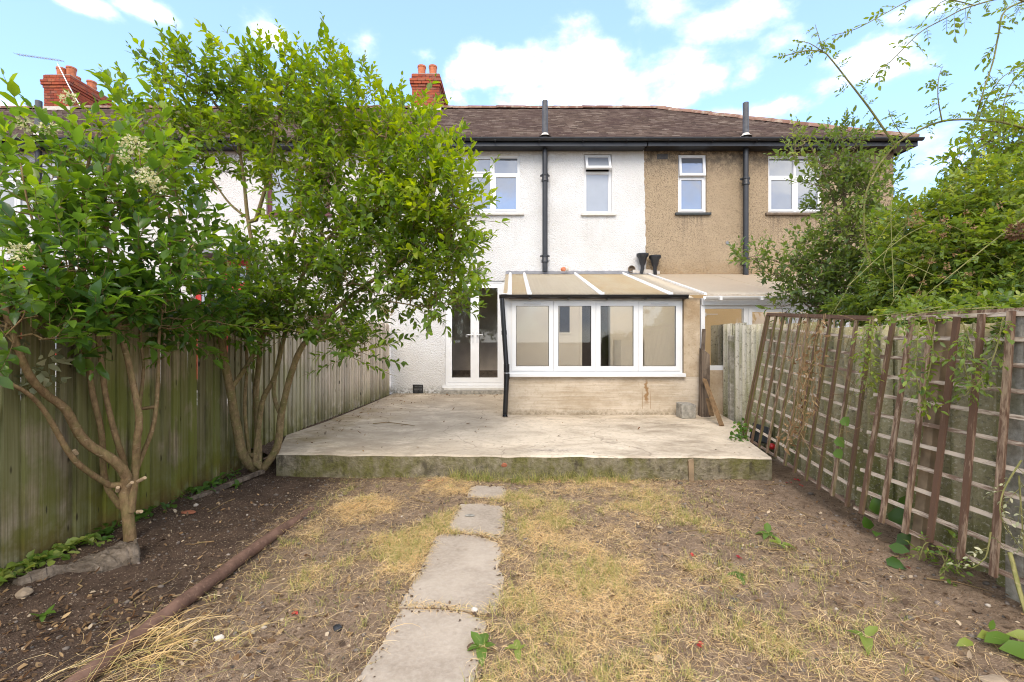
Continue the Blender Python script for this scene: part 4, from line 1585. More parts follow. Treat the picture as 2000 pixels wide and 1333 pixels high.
    for k in range(5):
        build('pane', MB().box(xs[k] + .036, xs[k + 1] - .036, ys + .03, ys + .036, .97, 1.83), 'clear_glass', wf)
        if k:
            q = MB(); frame_bars(q, xs[k] + .036, xs[k + 1] - .036, .971, 1.829, .05, ys - .012, ys + .045)
            build('casement', q, 'upvc', wf)
    build('low_wall', MB().box(2.91, 6.3, ys, ys + .2, PT - .05, .899), 'rough_render', g)
    build('back_wall', MB().box(2.84, 6.3, YW - .03, YW - .006, PT, 2.62), 'interior_yellow', g)
    build('socket_box', MB().box(4.02, 4.10, YW - .06, YW - .031, 1.86, 1.94).box(4.1, 4.35, YW - .04, YW - .031, 1.90, 1.915), 'upvc', g)
    build('side_wall', MB().box(6.3, 6.42, ys, YW - .03, PT - .05, 1.98), 'rough_render', g)
    build('inner_floor', MB().box(2.84, 6.3, ys + .2, YW - .04, PT - .04, PT - .005), 'room_floor', g)


# ------------------------------------------------------------------ fences and trellis
def make_left_fence():
    p0 = Vector((-2.86, 1.2, 0)); p1 = Vector((-2.585, 9.62, 0))
    root = thing('board_fence', 'tall closeboard timber fence along the left side, green with algae', 'fence', (-2.8, 4, 0))
    d = (p1 - p0); L = d.length; d.normalize()
    ang = math.atan2(d.y, d.x) - math.pi / 2
    w = .1005; pitch = .1
    # feather edged board: local y along the fence, thick edge overlaps the next thin edge
    H = 1.0
    v = [(.024, -w / 2, 0), (.007, w / 2, 0), (0, w / 2, 0), (0, -w / 2, 0), (.024, -w / 2, H), (.007, w / 2, H), (0, w / 2, H), (0, -w / 2, H)]
    me = MB().hexa(v).mesh('board', 'fence_board')
    bm_fix(me)
    rj = random.Random(12)
    n = int(L / pitch)
    for k in range(n):
        p = p0 + d * (k * pitch + .05)
        o = link('board', me, root)
        zb = .005 + .16 * float(sstep(4.7, 5.6, p.y))
        top = 1.70 + rj.uniform(-.02, .02) + .015 * math.sin(p.y * 1.1)
        o.location = (p.x + rj.uniform(-.003, .003), p.y + rj.uniform(-.004, .004), zb)
        o.scale = (1, rj.uniform(.985, 1.01), top - zb)
        o.rotation_euler = (rj.uniform(-.006, .006), rj.uniform(-.004, .004), ang + .02 + rj.uniform(-.014, .014))
    q = Vector((d.y, -d.x, 0))
    for z in (.35, .95, 1.5):
        m = MB().bar(p0 - q * .04 + Vector((0, 0, z)), p1 - q * .04 + Vector((0, 0, z)), .09, .05, q)
        build('rail', m, 'weathered_timber', root)
    # earth packed along the foot beside the patio
    N = 60
    v = []; f = []
    for k in range(N + 1):
        y = 4.75 + (9.62 - 4.75) * k / N
        xf = p0.x + d.x / d.y * (y - p0.y)
        v += [(xf - .02, y, .20 + .03 * float(fbm(y * 4, 1.0))), (xf + .10, y, .17 + .05 * float(fbm(y * 7, 3.0))), (xf + .32, y, .10)]
        if k:
            b = 3 * k
            f += [(b - 3, b - 2, b + 1, b), (b - 2, b - 1, b + 2, b + 1)]
    link('earth_bank', poly('earth_bank', v, f, 'soil'), kind='structure', label='dark earth packed between the left fence and the patio')


def lerp(a, b, t):
    return a + (b - a) * t


def make_right_side():
    # corrugated fence behind the trellis
    f = thing('corrugated_fence', 'stained corrugated cement sheet fence behind the trellis on the right', 'fence', (2.9, 4.5, 0))

    def fx(y):
        return 2.345 + .125 * y
    ys = [2.42, 3.32, 4.24, 5.16, 6.06, 6.50, 7.42]
    rj = random.Random(2)
    spans = [(1.2, 2.26)] + [(ys[k], ys[k + 1]) for k in range(len(ys) - 1)]
    for i, (a, b) in enumerate(spans):
        N = int((b - a) / .0125)
        top = 1.575 + rj.uniform(-.02, .02)
        top = {0: 1.43, 1: 1.44, 2: 1.46, 3: 1.52, 4: 1.54}.get(i, 1.585) + rj.uniform(-.01, .01)
        off = .018 * (i % 2)
        v = []; fc = []
        for k in range(N + 1):
            y = a + (b + .03 - a) * k / N
            wv = .030 * math.cos(2 * math.pi * y / .15)
            x = fx(y) + wv + off
            t = top + rj.uniform(-.004, .004)
            v += [(x, y, .0), (x, y, t), (x + .007, y, t), (x + .007, y, .0)]
            if k:
                c = 4 * k
                fc += [(c - 4, c - 3, c + 1, c), (c - 3, c - 2, c + 2, c + 1), (c - 2, c - 1, c + 3, c + 2)]
        link('sheet', poly('sheet', v, fc, 'cement_sheet', True), f)
    for (y, h, t) in ((2.345, 1.5, .055), (6.53, 1.42, .05)):
        m = MB().box(fx(y) - t, fx(y) + t * .6, y - t * .8, y + t * .8, -.1, h)
        build('post', m, 'concrete_post', f, bevel=.01)

    # trellis : far panel, collapsed and leaning, and near panel
    def panel(bf, bn, tf, tn, nu, nr, label, ups=None, wu=.029, wr=.021):
        root = thing('trellis', label, 'trellis', tuple((bf + bn) / 2), 'trellis panels leaning on the right hand fence')
        nrm = (bn - bf).cross(tf - bf).normalized()
        if nrm.x > 0:
            nrm = -nrm
        rj = random.Random(nu)
        us = ups or [k / (nu - 1) for k in range(nu)]
        for u in us:
            b = lerp(bf, bn, u); t = lerp(tf, tn, u)
            j = Vector((0, rj.uniform(-.008, .008), 0))
            e = (t - b).normalized()
            m = MB().bar(b - e * rj.uniform(.0, .035) + nrm * .010 + j, t + e * rj.uniform(-.02, .012) + nrm * .010 - j, wu, .018, nrm)
            build('upright', m, 'trellis_upright', root)
        for k in range(nr):
            v = k / (nr - 1)
            a = lerp(bf, tf, v); b = lerp(bn, tn, v)
            e = (b - a).normalized()
            sag = Vector((0, 0, rj.uniform(-.006, .006)))
            m = MB().bar(a - e * .02 - nrm * .009, b + e * .01 - nrm * .009 + sag, wr, .018, nrm)
            build('rail', m, 'trellis_rail', root)
        return root, nrm
    A = (P(1452, 852, 5.25), P(1657, 985, 3.30), P(1500, 617, 5.30), P(1707, 626, 3.36))
    ua = [0, .035] + [.035 + .965 * k / 10 for k in range(1, 11)]
    ra, na = panel(*A, 12, 11, 'leaning rusty brown trellis panel at the patio end, tilted furthest', ua)
    m = MB().bar(A[2] + Vector((0, 0, .012)), A[3] + Vector((0, 0, .012)), .032, .034, na)
    build('top_rail', m, 'trellis_upright', ra)
    v0, v1 = A[0], A[2]
    # the thin blind strip between the doubled end uprights
    B0 = Vector((2.395, 3.17, .176)); T0 = Vector((2.625, 3.17, 1.495))
    B1 = Vector((2.53, 1.55, .17)); T1 = Vector((2.52, 1.55, 1.470))
    rb, nb = panel(B0, B1, T0, T1, 11, 11, 'near trellis panel with wide squares, closest to the camera', [.035, .13, .227, .325, .423, .52, .62, .72, .82, .91, 1.0], .030, .023)
    m = MB().bar(T0 + Vector((.03, 0, .010)), T1 + Vector((.03, 0, .012)), .030, .030, nb)
    build('top_rail', m, 'trellis_upright', rb)
    # timber post carrying the trellis
    m = MB().bar((2.475, 2.79, -.1), (2.655, 2.79, 1.46), .065, .055, (1, 0, 0))
    o = build('timber_post', m, 'post_timber', bevel=.004)
    o['label'] = 'weathered square timber post standing behind the near trellis panel'; o['category'] = 'post'
    # things stowed behind the far panel
    m = MB().tube([P(1495, 795, 5.55), P(1507, 722, 5.6)], .028, 10)
    o = build('blue_tube', m, 'blue_plastic', None, True); o['label'] = 'scuffed blue plastic tube upright behind the far trellis'; o['category'] = 'tube'
    m = MB().hexa([P(1462, 862, 5.2), P(1500, 868, 5.05), P(1506, 868, 5.3), P(1475, 866, 5.4), P(1470, 826, 5.25), P(1503, 836, 5.1), P(1510, 838, 5.3), P(1478, 830, 5.4)])
    o = build('black_crate', m, 'black_plastic', None, bevel=.01); o['label'] = 'black plastic box lying at the foot of the far trellis'; o['category'] = 'box'
    c = P(1508, 873, 4.85)
    m = MB().lathe((c.x, c.y, c.z), [(.0, -.035), (.02, -.029), (.033, -.01), (.033, .01), (.02, .029), (.0, .035)], 14)
    o = build('red_ball', m, 'red_plastic', None, True); o['label'] = 'small red ball under the far trellis'; o['category'] = 'ball'


def blob(name, c, r, seed, mat, flat=(1, 1, 1), n=2, amp=.3):
    import bmesh
    b = bmesh.new()
    bmesh.ops.create_icosphere(b, subdivisions=n, radius=1.0)
    rj = random.Random(seed)
    ph = [rj.uniform(0, 6.28) for _ in range(9)]
    for v in b.verts:
        p = v.co
        k = 1 + amp * (.5 * math.sin(p.x * 2.3 + ph[0]) * math.sin(p.y * 2.1 + ph[1]) + .35 * math.sin(p.z * 4 + ph[2] + p.x * 3) + .2 * math.sin(p.y * 7 + ph[3] + p.z * 5)) + rj.uniform(-.06, .06) * amp * 2
        v.co = Vector((p.x * r * k * flat[0], p.y * r * k * flat[1], p.z * r * k * flat[2])) + Vector(c)
    me = bpy.data.meshes.new(name)
    b.to_mesh(me); b.free()
    me.materials.append(MATS[mat])
    return me


def make_clutter():
    rj = random.Random(21)
    # rotten post beside the lean-to
    m = MB()
    a = P(1376, 806, 6.70); x, y = a.x, a.y
    m.hexa([(x - .06, y - .05, PT - .02), (x + .07, y - .05, PT - .02), (x + .07, y + .06, PT - .02), (x - .06, y + .06, PT - .02),
            (x - .05, y - .05, 1.20), (x + .055, y - .05, 1.14), (x + .055, y + .06, 1.18), (x - .05, y + .06, 1.24)])
    o = build('rotten_post', m, 'old_timber'); o['label'] = 'rotten grey timber post stump against the lean-to side wall'; o['category'] = 'post'
    m = MB().bar((x - .02, y + .12, PT), (x + .035, y + .1, 1.52), .045, .03, (0, 1, 0))
    o = build('timber_strip', m, 'old_timber'); o['label'] = 'thin dark upright timber strip behind the rotten post'; o['category'] = 'timber'
    p = P(1376, 742, 6.6); q = P(1410, 833, 5.93)
    m = MB().bar(p, q, .055, .03, (.3, -.8, .4))
    o = build('plank', m, 'brown_timber'); o['label'] = 'brown plank leaning beside the concrete block at the lean-to corner'; o['category'] = 'plank'
    m = MB().bar(P(1383, 780, 6.5), P(1390, 812, 6.3), .06, .02, (0, -1, .3))
    o = build('wood_offcut', m, 'brown_timber'); o['label'] = 'short brown offcut behind the leaning plank'; o['category'] = 'timber'
    # concrete block
    m = MB()
    b0 = (2.415, 6.48, PT - .003)
    m.hexa([(b0[0] + .01, b0[1], b0[2]), (b0[0] + .22, b0[1] + .03, b0[2]), (b0[0] + .21, b0[1] + .26, b0[2]), (b0[0], b0[1] + .23, b0[2]),
            (b0[0], b0[1] + .005, b0[2] + .215), (b0[0] + .225, b0[1] + .03, b0[2] + .20), (b0[0] + .215, b0[1] + .25, b0[2] + .21), (b0[0] + .0, b0[1] + .23, b0[2] + .22)])
    o = build('concrete_block', m, 'old_block', bevel=.015); o['label'] = 'rough grey concrete block at the foot of the lean-to wall'; o['category'] = 'block'
    # stake in front of the patio edge
    m = MB().hexa([(1.70, 4.36, -.05), (1.745, 4.36, -.05), (1.745, 4.385, -.05), (1.70, 4.385, -.05), (1.685, 4.345, .20), (1.735, 4.345, .215), (1.735, 4.37, .215), (1.685, 4.37, .20)])
    o = build('wooden_stake', m, 'post_timber'); o['label'] = 'short wooden stake stood against the patio front edge'; o['category'] = 'stake'
    # brick end showing in the patio edge
    c = P(985, 909, 4.40)
    o = link('brick_end', blob('brick_end', c, .030, 5, 'brick_orange', (1.2, .6, .8), 2, .25)); o['label'] = 'broken orange brick end set in the patio front edge'; o['category'] = 'brick'
    # wall lamp
    lx, ly, lz = -.745, YW - .10, 2.90
    l = thing('wall_lamp', 'round glass globe lamp on the white wall above the french doors', 'lamp', (lx, YW, lz - .1))
    prof = [(.035 * 1, -.085)] + [(.088 * math.sin(a), -.088 * math.cos(a)) for a in [math.pi * k / 12 for k in range(2, 12)]] + [(.002, .088)]
    build('globe', MB().lathe((lx, ly, lz), prof, 20), 'lamp_glass', l, True)
    build('lamp_holder', MB().lathe((lx, ly, lz), [(.03, -.19), (.045, -.17), (.05, -.09), (.03, -.07)], 14).tube([(lx, ly, lz - .15), (lx, YW - .004, lz - .16)], .028, 10), 'black_plastic', l, True)
    build('bulb', MB().lathe((lx, ly, lz), [(.012, -.08), (.014, -.04), (.028, 0), (.022, .03), (.002, .04)], 12), 'white_print', l, True)
    # broken ornament lying on the lean-to roof
    a = P(1100, 527, 9.5)
    t = thing('roof_rubble', 'small lump of orange and grey rubble on the lean-to roof edge', 'rubble', (a.x, a.y, a.z))
    link('brick_chip', blob('brick_chip', (a.x, a.y, a.z + .0), .05, 3, 'terracotta', (1.1, .8, 1.0)), t)
    link('mortar_chip', blob('mortar_chip', (a.x + .085, a.y, a.z + .015), .045, 4, 'flashing', (1, .8, 1.3)), t)
    # television aerial on the left chimney
    a0 = P(134, 168, 13.1); a1 = P(112, 124, 13.1)
    t = thing('tv_aerial', 'thin television aerial on the left brick chimney', 'aerial', tuple(a0))
    build('mast', MB().tube([a0 + Vector((.28, .05, -.55)), a0, a1], .016, 8), 'steel', t)
    b0 = P(33, 107, 12.6); b1 = P(125, 120, 13.15)
    m = MB().tube([b0, b1], .010, 6)
    dd = (b1 - b0)
    for k in range(16):
        c = b0 + dd * (k / 16)
        m.tube([c - Vector((.0, .10, .015)), c + Vector((.0, .10, .015))], .005, 4)
    build('boom', m, 'steel', t)
    # rusty pipe edging
    pts = []
    for k in range(30):
        y = 1.45 + 2.15 * k / 29
        x = -1.665 + .05 * (y - 1.5) * .6 + .012 * math.sin(y * 2.1)
        z = float(gz(x, y)) * .3 + .03 - .035 * float(sstep(2.9, 3.6, y))
        pts.append((x, y, z))
    m = MB().tube(pts, [.035 * (1 + .03 * math.sin(k * 1.7)) for k in range(30)], 14)
    o = build('rusty_pipe', m, 'rusty_pipe', None, True); o['label'] = 'long rusty iron pipe lying on the soil at lower left'; o['category'] = 'pipe'
    # slab of bark / old wood by the left shrub
    N, M_ = 60, 26
    a = Vector((-2.62, 2.40, 0)); b = Vector((-2.36, 2.86, 0))
    v = []; f = []
    dv = (b - a); ln = dv.length; dv.normalize(); sv = Vector((dv.y, -dv.x, 0))
    for i in range(N + 1):
        u = i / N
        wd = (.040 + .125 * float(sstep(.35, .85, u))) * (1 - .55 * float(sstep(.9, 1, u))) * (.65 + .7 * float(fbm(u * 7, 2.0, 3, 12)))
        for j in range(M_ + 1):
            w = j / M_
            c = a + dv * (ln * u) + sv * ((w - .4) * 2 * wd + .05 * math.sin(u * 3.3) - .03)
            ridge = math.exp(-((w - .78) / .16) ** 2) * (.034 + .02 * math.sin(u * 9))
            h = .022 * min(1, 5 * min(w, 1 - w)) + ridge + .03 * (float(fbm(u * 10, w * 5, 4, 3)) - .45) + .02 * float(fbm(u * 34, w * 16, 2, 8))
            base = float(gz(c.x, c.y)) - .006
            edge = j in (0, M_) or i in (0, N)
            v.append((c.x + .03 * (float(fbm(u * 16, w * 3, 3, 4)) - .5), c.y + .03 * (float(fbm(u * 16, w * 3, 3, 6)) - .5), base + (h * (.6 + .6 * u) if not edge else -.04)))
    for i in range(N):
        for j in range(M_):
            q = i * (M_ + 1) + j
            f.append((q, q + 1, q + M_ + 2, q + M_ + 1))
    o = link('bark_slab', poly('bark_slab', v, f, 'bark_slab')); o['label'] = 'slab of rotting bark on the soil by the left fence'; o['category'] = 'bark'
    # stones large enough to point at
    for (px, py, r, mt, lab, fl) in ((48, 1168, .035, 'stone', 'rounded tan stone below the bark slab by the left fence', (1.1, .9, .7)),
                                     (1945, 1317, .036, 'stone', 'flat dark grey stone in the bottom right corner', (1.5, .9, .4)),
                                     (428, 1243, .020, 'flashing', 'chalky pale stone right of the rusty pipe', (1.2, .8, .6)),
                                     (927, 1192, .016, 'flashing', 'pale round stone on the joint between two path slabs', (1, .9, .7)),
                                     (1580, 1098, .028, 'stone', 'grey stone in the soil left of the trellis post', (1.2, .9, .5)),
                                     (918, 1007, .030, 'old_block', 'dark chip of stone lying on the third path slab', (1.3, .6, .22)),
                                     (660, 1213, .022, 'black_iron', 'small black lump in the soil left of the path', (1, 1, .7)),
                                     (1185, 924, .05, 'black_iron', 'crumpled black scrap against the patio front edge', (1.2, .6, .45)),
                                     (368, 1005, .042, 'brick_orange', 'flat red broken tile on the soil behind the left shrub', (1.4, .8, .22))):
        x, y = gpt(px, py, .03)
        z = float(gz(x, y)) + r * fl[2] * .5
        if px in (918, 927):
            z = .022 + r * fl[2] * .8
        o = link('stone' if mt in ('stone', 'flashing', 'old_block') else ('broken_tile' if mt == 'brick_orange' else 'black_scrap'), blob('stone', (x, y, z), r, px, mt, fl, 2, .25))
        o['label'] = lab; o['category'] = 'stone' if o.name.startswith('stone') else ('tile' if mt == 'brick_orange' else 'scrap')
    # dead twig on the patio
    z = PT + .012
    m = MB().tube([P(728, 829, 6.05).xy.to_3d() + Vector((0, 0, z)), P(755, 826, 6.1).xy.to_3d() + Vector((0, 0, z + .01)), P(790, 832, 6.0).xy.to_3d() + Vector((0, 0, z)), P(810, 834, 5.9).xy.to_3d() + Vector((0, 0, z))], [.005, .006, .006, .003], 6)
    o = build('dead_twig', m, 'bark_tan'); o['label'] = 'reddish dead twig lying on the left part of the patio'; o['category'] = 'twig'
    m = MB().bar((-2.62, 3.72, .045), (-2.42, 4.42, .075), .05, .03, (0, 0, 1))
    o = build('timber_offcut', m, 'old_timber'); o['label'] = 'old timber lying along the fence foot below the big shrub'; o['category'] = 'timber'


# ------------------------------------------------------------------ foliage
LEAFV = np.array([[0, 0, 0], [.32, .46, .10], [.68, .40, .07], [1, 0, -.10], [.68, -.40, .07], [.32, -.46, .10], [.34, 0, 0], [.68, 0, -.02]], float)
LEAFQ = np.array([[0, 6, 1, 1], [0, 5, 6, 6], [6, 7, 2, 1], [5, 4, 7, 6], [7, 3, 2, 2], [4, 3, 7, 7]], int)
LEAFT = np.array([[0, 6, 1], [0, 5, 6], [6, 7, 2], [6, 2, 1], [5, 4, 7], [5, 7, 6], [7, 3, 2], [4, 3, 7]], int)


def norm(a):
    return a / np.maximum(np.linalg.norm(a, axis=-1, keepdims=True), 1e-9)


def leaves_mesh(name, pos, dr, up, ln, wd, mat, tint, rng=RNG, curl=.25):
    """many folded leaf blades as one mesh; each leaf is its own island"""
    pos = np.asarray(pos, float); n = len(pos)
    dr = norm(np.asarray(dr, float)); up = np.asarray(up, float)
    y = norm(np.cross(up, dr)); z = np.cross(dr, y)
    ln = np.broadcast_to(ln, (n,)); wd = np.broadcast_to(wd, (n,))
    B = LEAFV
    fold = rng.uniform(.3, 1.6, n)
    bend = rng.uniform(-curl, curl * 1.6, n)
    lx = B[None, :, 0] * ln[:, None]
    ly = B[None, :, 1] * (ln * wd)[:, None]
    lz = (B[None, :, 2] * fold[:, None] - bend[:, None] * B[None, :, 0] ** 2) * ln[:, None]
    V = pos[:, None, :] + dr[:, None, :] * lx[..., None] + y[:, None, :] * ly[..., None] + z[:, None, :] * lz[..., None]
    T = (LEAFT[None] + (np.arange(n) * 8)[:, None, None]).reshape(-1, 3)
    return npmesh(name, V.reshape(-1, 3), T, mat, np.repeat(np.asarray(tint, float), 8))


def polyline(pts, step=.05):
    """smooth polyline resampled"""
    pts = [np.array(p, float) for p in pts]
    out = []
    m = len(pts)
    for i in range(m - 1):
        p0 = pts[max(0, i - 1)]; p1 = pts[i]; p2 = pts[i + 1]; p3 = pts[min(m - 1, i + 2)]
        k = max(2, int(np.linalg.norm(p2 - p1) / step))
        for j in range(k):
            t = j / k
            out.append(.5 * ((2 * p1) + (-p0 + p2) * t + (2 * p0 - 5 * p1 + 4 * p2 - p3) * t * t + (-p0 + 3 * p1 - 3 * p2 + p3) * t ** 3))
    out.append(pts[-1])
    return np.array(out)


class Skel:
    def __init__(s):
        s.p = []; s.par = []; s.minr = []; s.load = []

    def stem(s, pts, r0, r1, join=None, step=.05):
        L = polyline(pts, step)
        prev = -1
        if join is not None and s.p:
            d = np.linalg.norm(np.array(s.p) - L[0], axis=1)
            prev = int(d.argmin())
        for i, q in enumerate(L):
            s.p.append(q); s.par.append(prev)
            s.minr.append(r0 + (r1 - r0) * i / (len(L) - 1)); s.load.append(0)
            prev = len(s.p) - 1

    def attach(s, target, rng, step=.07, wig=.02, rise=.35):
        A = np.array(s.p)
        d = A - target
        dist = np.linalg.norm(d, axis=1)
        cost = dist + rise * np.maximum(0, d[:, 2]) + .0
        i = int(cost.argmin())
        a = A[i]
        L = np.linalg.norm(target - a)
        k = max(1, int(L / step))
        mid = (a + target) / 2 + np.array([0, 0, -.10 * L]) + rng.normal(0, .06 * L, 3)
        prev = i
        for j in range(1, k + 1):
            t = j / k
            q = (1 - t) ** 2 * a + 2 * t * (1 - t) * mid + t * t * target
            if j < k:
                q = q + rng.normal(0, wig * .3, 3)
            s.p.append(q); s.par.append(prev); s.minr.append(0); s.load.append(0)
            prev = len(s.p) - 1
        s.load[prev] += 1
        return prev

    def mesh(s, name, mat, k=.0021, rmin=.0019, ex=.46):
        n = len(s.p)
        load = np.array(s.load, float)
        for i in range(n - 1, -1, -1):
            if s.par[i] >= 0:
                load[s.par[i]] += load[i]
        r = np.maximum(rmin, k * np.maximum(load, 1) ** ex)
        mr = np.array(s.minr)
        r = np.where(mr > 0, np.maximum(mr, rmin), np.minimum(r, .02))
        P_ = np.array(s.p)
        V, Q = [], []
        c = 0
        # node directions
        for i in range(n):
            p = s.par[i]
            if p < 0:
                continue
            a, b = P_[p], P_[i]
            d = b - a
            L = np.linalg.norm(d)
            if L < 1e-6:
                continue
            d = d / L
            u = np.cross(d, [0.31, .17, .93]); u /= np.linalg.norm(u)
            w = np.cross(d, u)
            rb = r[i]; ra = min(r[p], rb * 1.35)
            m = 8 if rb > .012 else (5 if rb > .005 else 3)
            an = np.arange(m) * 2 * math.pi / m
            ring = np.cos(an)[:, None] * u + np.sin(an)[:, None] * w
            V.append(a - d * ra * .3 + ring * ra); V.append(b + d * rb * .15 + ring * rb)
            ii = np.arange(m); jj = (ii + 1) % m
            Q.append(np.stack([c + ii, c + jj, c + m + jj, c + m + ii], -1))
            c += 2 * m
        return npmesh(name, np.concatenate(V), np.concatenate(Q), mat, smooth=True)


def blob_pts(rng, c, r, n, shell=.45):
    """points in an ellipsoid, fewer in the very middle"""
    d = norm(rng.normal(size=(n, 3)))
    u = (shell ** 3 + (1 - shell ** 3) * rng.random(n)) ** (1 / 3)
    return np.array(c) + d * u[:, None] * np.array(r), d * u[:, None]


def shoots(rng, base, out, ln, pairs, size, decus=True, upw=.6, outw=.7, jit=.35, droop=0.0, grow=True, wd=.46, spread=.9, dirs=None):
    """leafy shoots; returns leaf arrays and the shoot axes"""
    n = len(base)
    D = norm(outw * norm(out + 1e-6) + np.array([0, 0, upw]) + rng.normal(0, jit, (n, 3))) if dirs is None else norm(dirs)
    ln = np.broadcast_to(ln, (n,)) * rng.uniform(.65, 1.3, n)
    P0, DR, UP, SZ, SH = [], [], [], [], []
    ref = norm(rng.normal(size=(n, 3)))
    U = norm(np.cross(D, ref)); W = np.cross(D, U)
    side = norm(rng.normal(size=(n, 3))); bend = rng.uniform(-.12, .18, n)
    axes = []
    for k in range(pairs + 1):
        t = k / pairs
        axis_p = base + D * (ln * t)[:, None] + np.array([0, 0, -1]) * (ln * t * t * droop)[:, None] + side * (ln * bend * t * t)[:, None]
        axes.append(axis_p)
        if k == 0:
            continue
        sgl = k == pairs
        for s in ((1, -1) if not sgl else (0,)):
            if decus:
                ang = (k % 2) * math.pi / 2 + rng.normal(0, .25, n)
            else:
                ang = k * 2.4 + rng.normal(0, .3, n)
            rad = U * np.cos(ang)[:, None] + W * np.sin(ang)[:, None]
            if not decus and s == -1:
                continue
            sp = spread * (1.15 - .55 * t)
            d = norm(rad * (s * sp) + D * .75 + rng.normal(0, .14, (n, 3)) + np.array([0, 0, -.12 + .2 * t]))
            if sgl:
                d = norm(D + rng.normal(0, .15, (n, 3)))
            sz = size * rng.uniform(.55, 1.25, n) * ((.75 + .5 * math.sin(math.pi * min(1, t * .9))) if grow else 1)
            if sgl:
                sz = sz * .75
            keep = rng.random(n) < .93
            P0.append(axis_p[keep]); DR.append(d[keep])
            up = norm(D * .8 + np.array([0, 0, 1.2]) + rng.normal(0, .25, (n, 3)))
            UP.append(up[keep]); SZ.append(sz[keep]); SH.append(np.arange(n)[keep])
    return np.concatenate(P0), np.concatenate(DR), np.concatenate(UP), np.concatenate(SZ), np.concatenate(SH), np.array(axes)


def twig_tubes(axes, r0=.0024, r1=.0012):
    """three sided stalks for shoots; axes (k, n, 3)"""
    k, n, _ = axes.shape
    D = norm(axes[-1] - axes[0])
    u = norm(np.cross(D, [0.3, .2, .9])); w = np.cross(D, u)
    an = np.arange(3) * 2 * math.pi / 3
    V = []
    for i in range(k):
        r = r0 + (r1 - r0) * i / (k - 1)
        ring = np.cos(an)[None, :, None] * u[:, None] + np.sin(an)[None, :, None] * w[:, None]
        V.append(axes[i][:, None] + ring * r)
    V = np.stack(V, 1).reshape(-1, 3)      # n, k, 3
    base = (np.arange(n) * k * 3)[:, None, None, None]
    i = np.arange(k - 1)[None, :, None, None]; j = np.arange(3)[None, None, :, None]
    q = np.concatenate([base + i * 3 + j, base + i * 3 + (j + 1) % 3, base + (i + 1) * 3 + (j + 1) % 3, base + (i + 1) * 3 + j], -1).reshape(-1, 4)
    return V, q


def flower_panicle(rng, c, r, n=130):
    p, d = blob_pts(rng, c, (r, r, r * .8), n, .2)
    dr = norm(d + rng.normal(0, .6, (n, 3)))
    up = norm(rng.normal(size=(n, 3)))
    return p, dr, up


STEM = {101: .84, 202: 1.08}


def make_shrub(root, seed, stems, blobs, spikes, size, pairs, ln, lmat, bmat, join_tol, tintf, flowers=(), decus=True, upw=.6, wd=.53, droop=0.0, jit=.35, dens=1.0, outw=.7):
    rng = np.random.default_rng(seed)
    sk = Skel()
    for i, (pts, r0, r1) in enumerate(stems):
        sk.stem(pts, r0 * STEM.get(seed, .9), r1 * .85, join=True if i else None)
    base, out, tint = [], [], []
    for (c, r, n, yv) in blobs:
        b, o = blob_pts(rng, c, r, int(n * dens))
        base.append(b); out.append(o); tint.append(np.full(len(b), yv))
    base = np.concatenate(base); out = np.concatenate(out); tint = np.concatenate(tint)
    stp = np.array(sk.p)
    d = np.array([np.linalg.norm(stp - b, axis=1).min() for b in base])
    for i in np.argsort(d):
        sk.attach(base[i], rng)
    sp0, spd, spl = [], [], []
    for (a, b) in spikes:
        a = np.array(a); b = np.array(b)
        sk.attach(a, rng)
        sp0.append(a); spd.append(b - a); spl.append(np.linalg.norm(b - a))
    link('trunk', sk.mesh('trunk', bmat), root)
    P0, DR, UP, SZ, SH, AX = shoots(rng, base, out, ln, pairs, size, decus, upw, outw, jit, droop, wd=wd)
    st = np.clip(tintf(rng, base, out, tint), 0, 1)
    T = np.clip(st[SH] + rng.normal(0, .10, len(SH)), 0, 1)
    parts = [(P0, DR, UP, SZ, T)]
    tv, tq = twig_tubes(AX)
    TV, TQ = [tv], [tq]
    for i in range(len(sp0)):
        L = spl[i]
        pr = max(5, int(L / (size * .62)))
        a, b, c, s, sh, ax = shoots(rng, sp0[i][None], spd[i][None], L / 1.0, pr, size * .95, decus, 0, 1, 0, 0.0, dirs=spd[i][None], wd=wd, spread=.75)
        parts.append((a, b, c, s, np.clip(.62 + rng.normal(0, .14, len(a)), 0, 1)))
        tv, tq = twig_tubes(ax, .0035, .0015)
        TQ.append(tq + sum(len(x) for x in TV)); TV.append(tv)
    A = [np.concatenate(x) for x in zip(*parts)]
    crown = link('crown', leaves_mesh('crown', A[0], A[1], A[2], A[3], rng.uniform(wd * .85, wd * 1.15, len(A[0])), lmat, A[4], rng), root)
    crown['kind'] = 'stuff'
    tw = link('twig', npmesh('twig', np.concatenate(TV), np.concatenate(TQ), bmat), root)
    tw['kind'] = 'stuff'
    for k, (c, r) in enumerate(flowers):
        r = r * .85
        n = int(150 * (r / .07) ** 2)
        p, dr, up = flower_panicle(rng, c, r, n)
        link('flower_cluster', leaves_mesh('flower_cluster', p, dr, up, rng.uniform(.012, .027, n), .6, 'petal_cream', np.clip(rng.normal(.6, .3, n), 0, 1), rng), root)
    return sk, rng


def pl(Y, *pts):
    """polyline from surveyed pixels, each (px, py[, depth])"""
    return [P(p[0], p[1], p[2] if len(p) > 2 else Y) for p in pts]


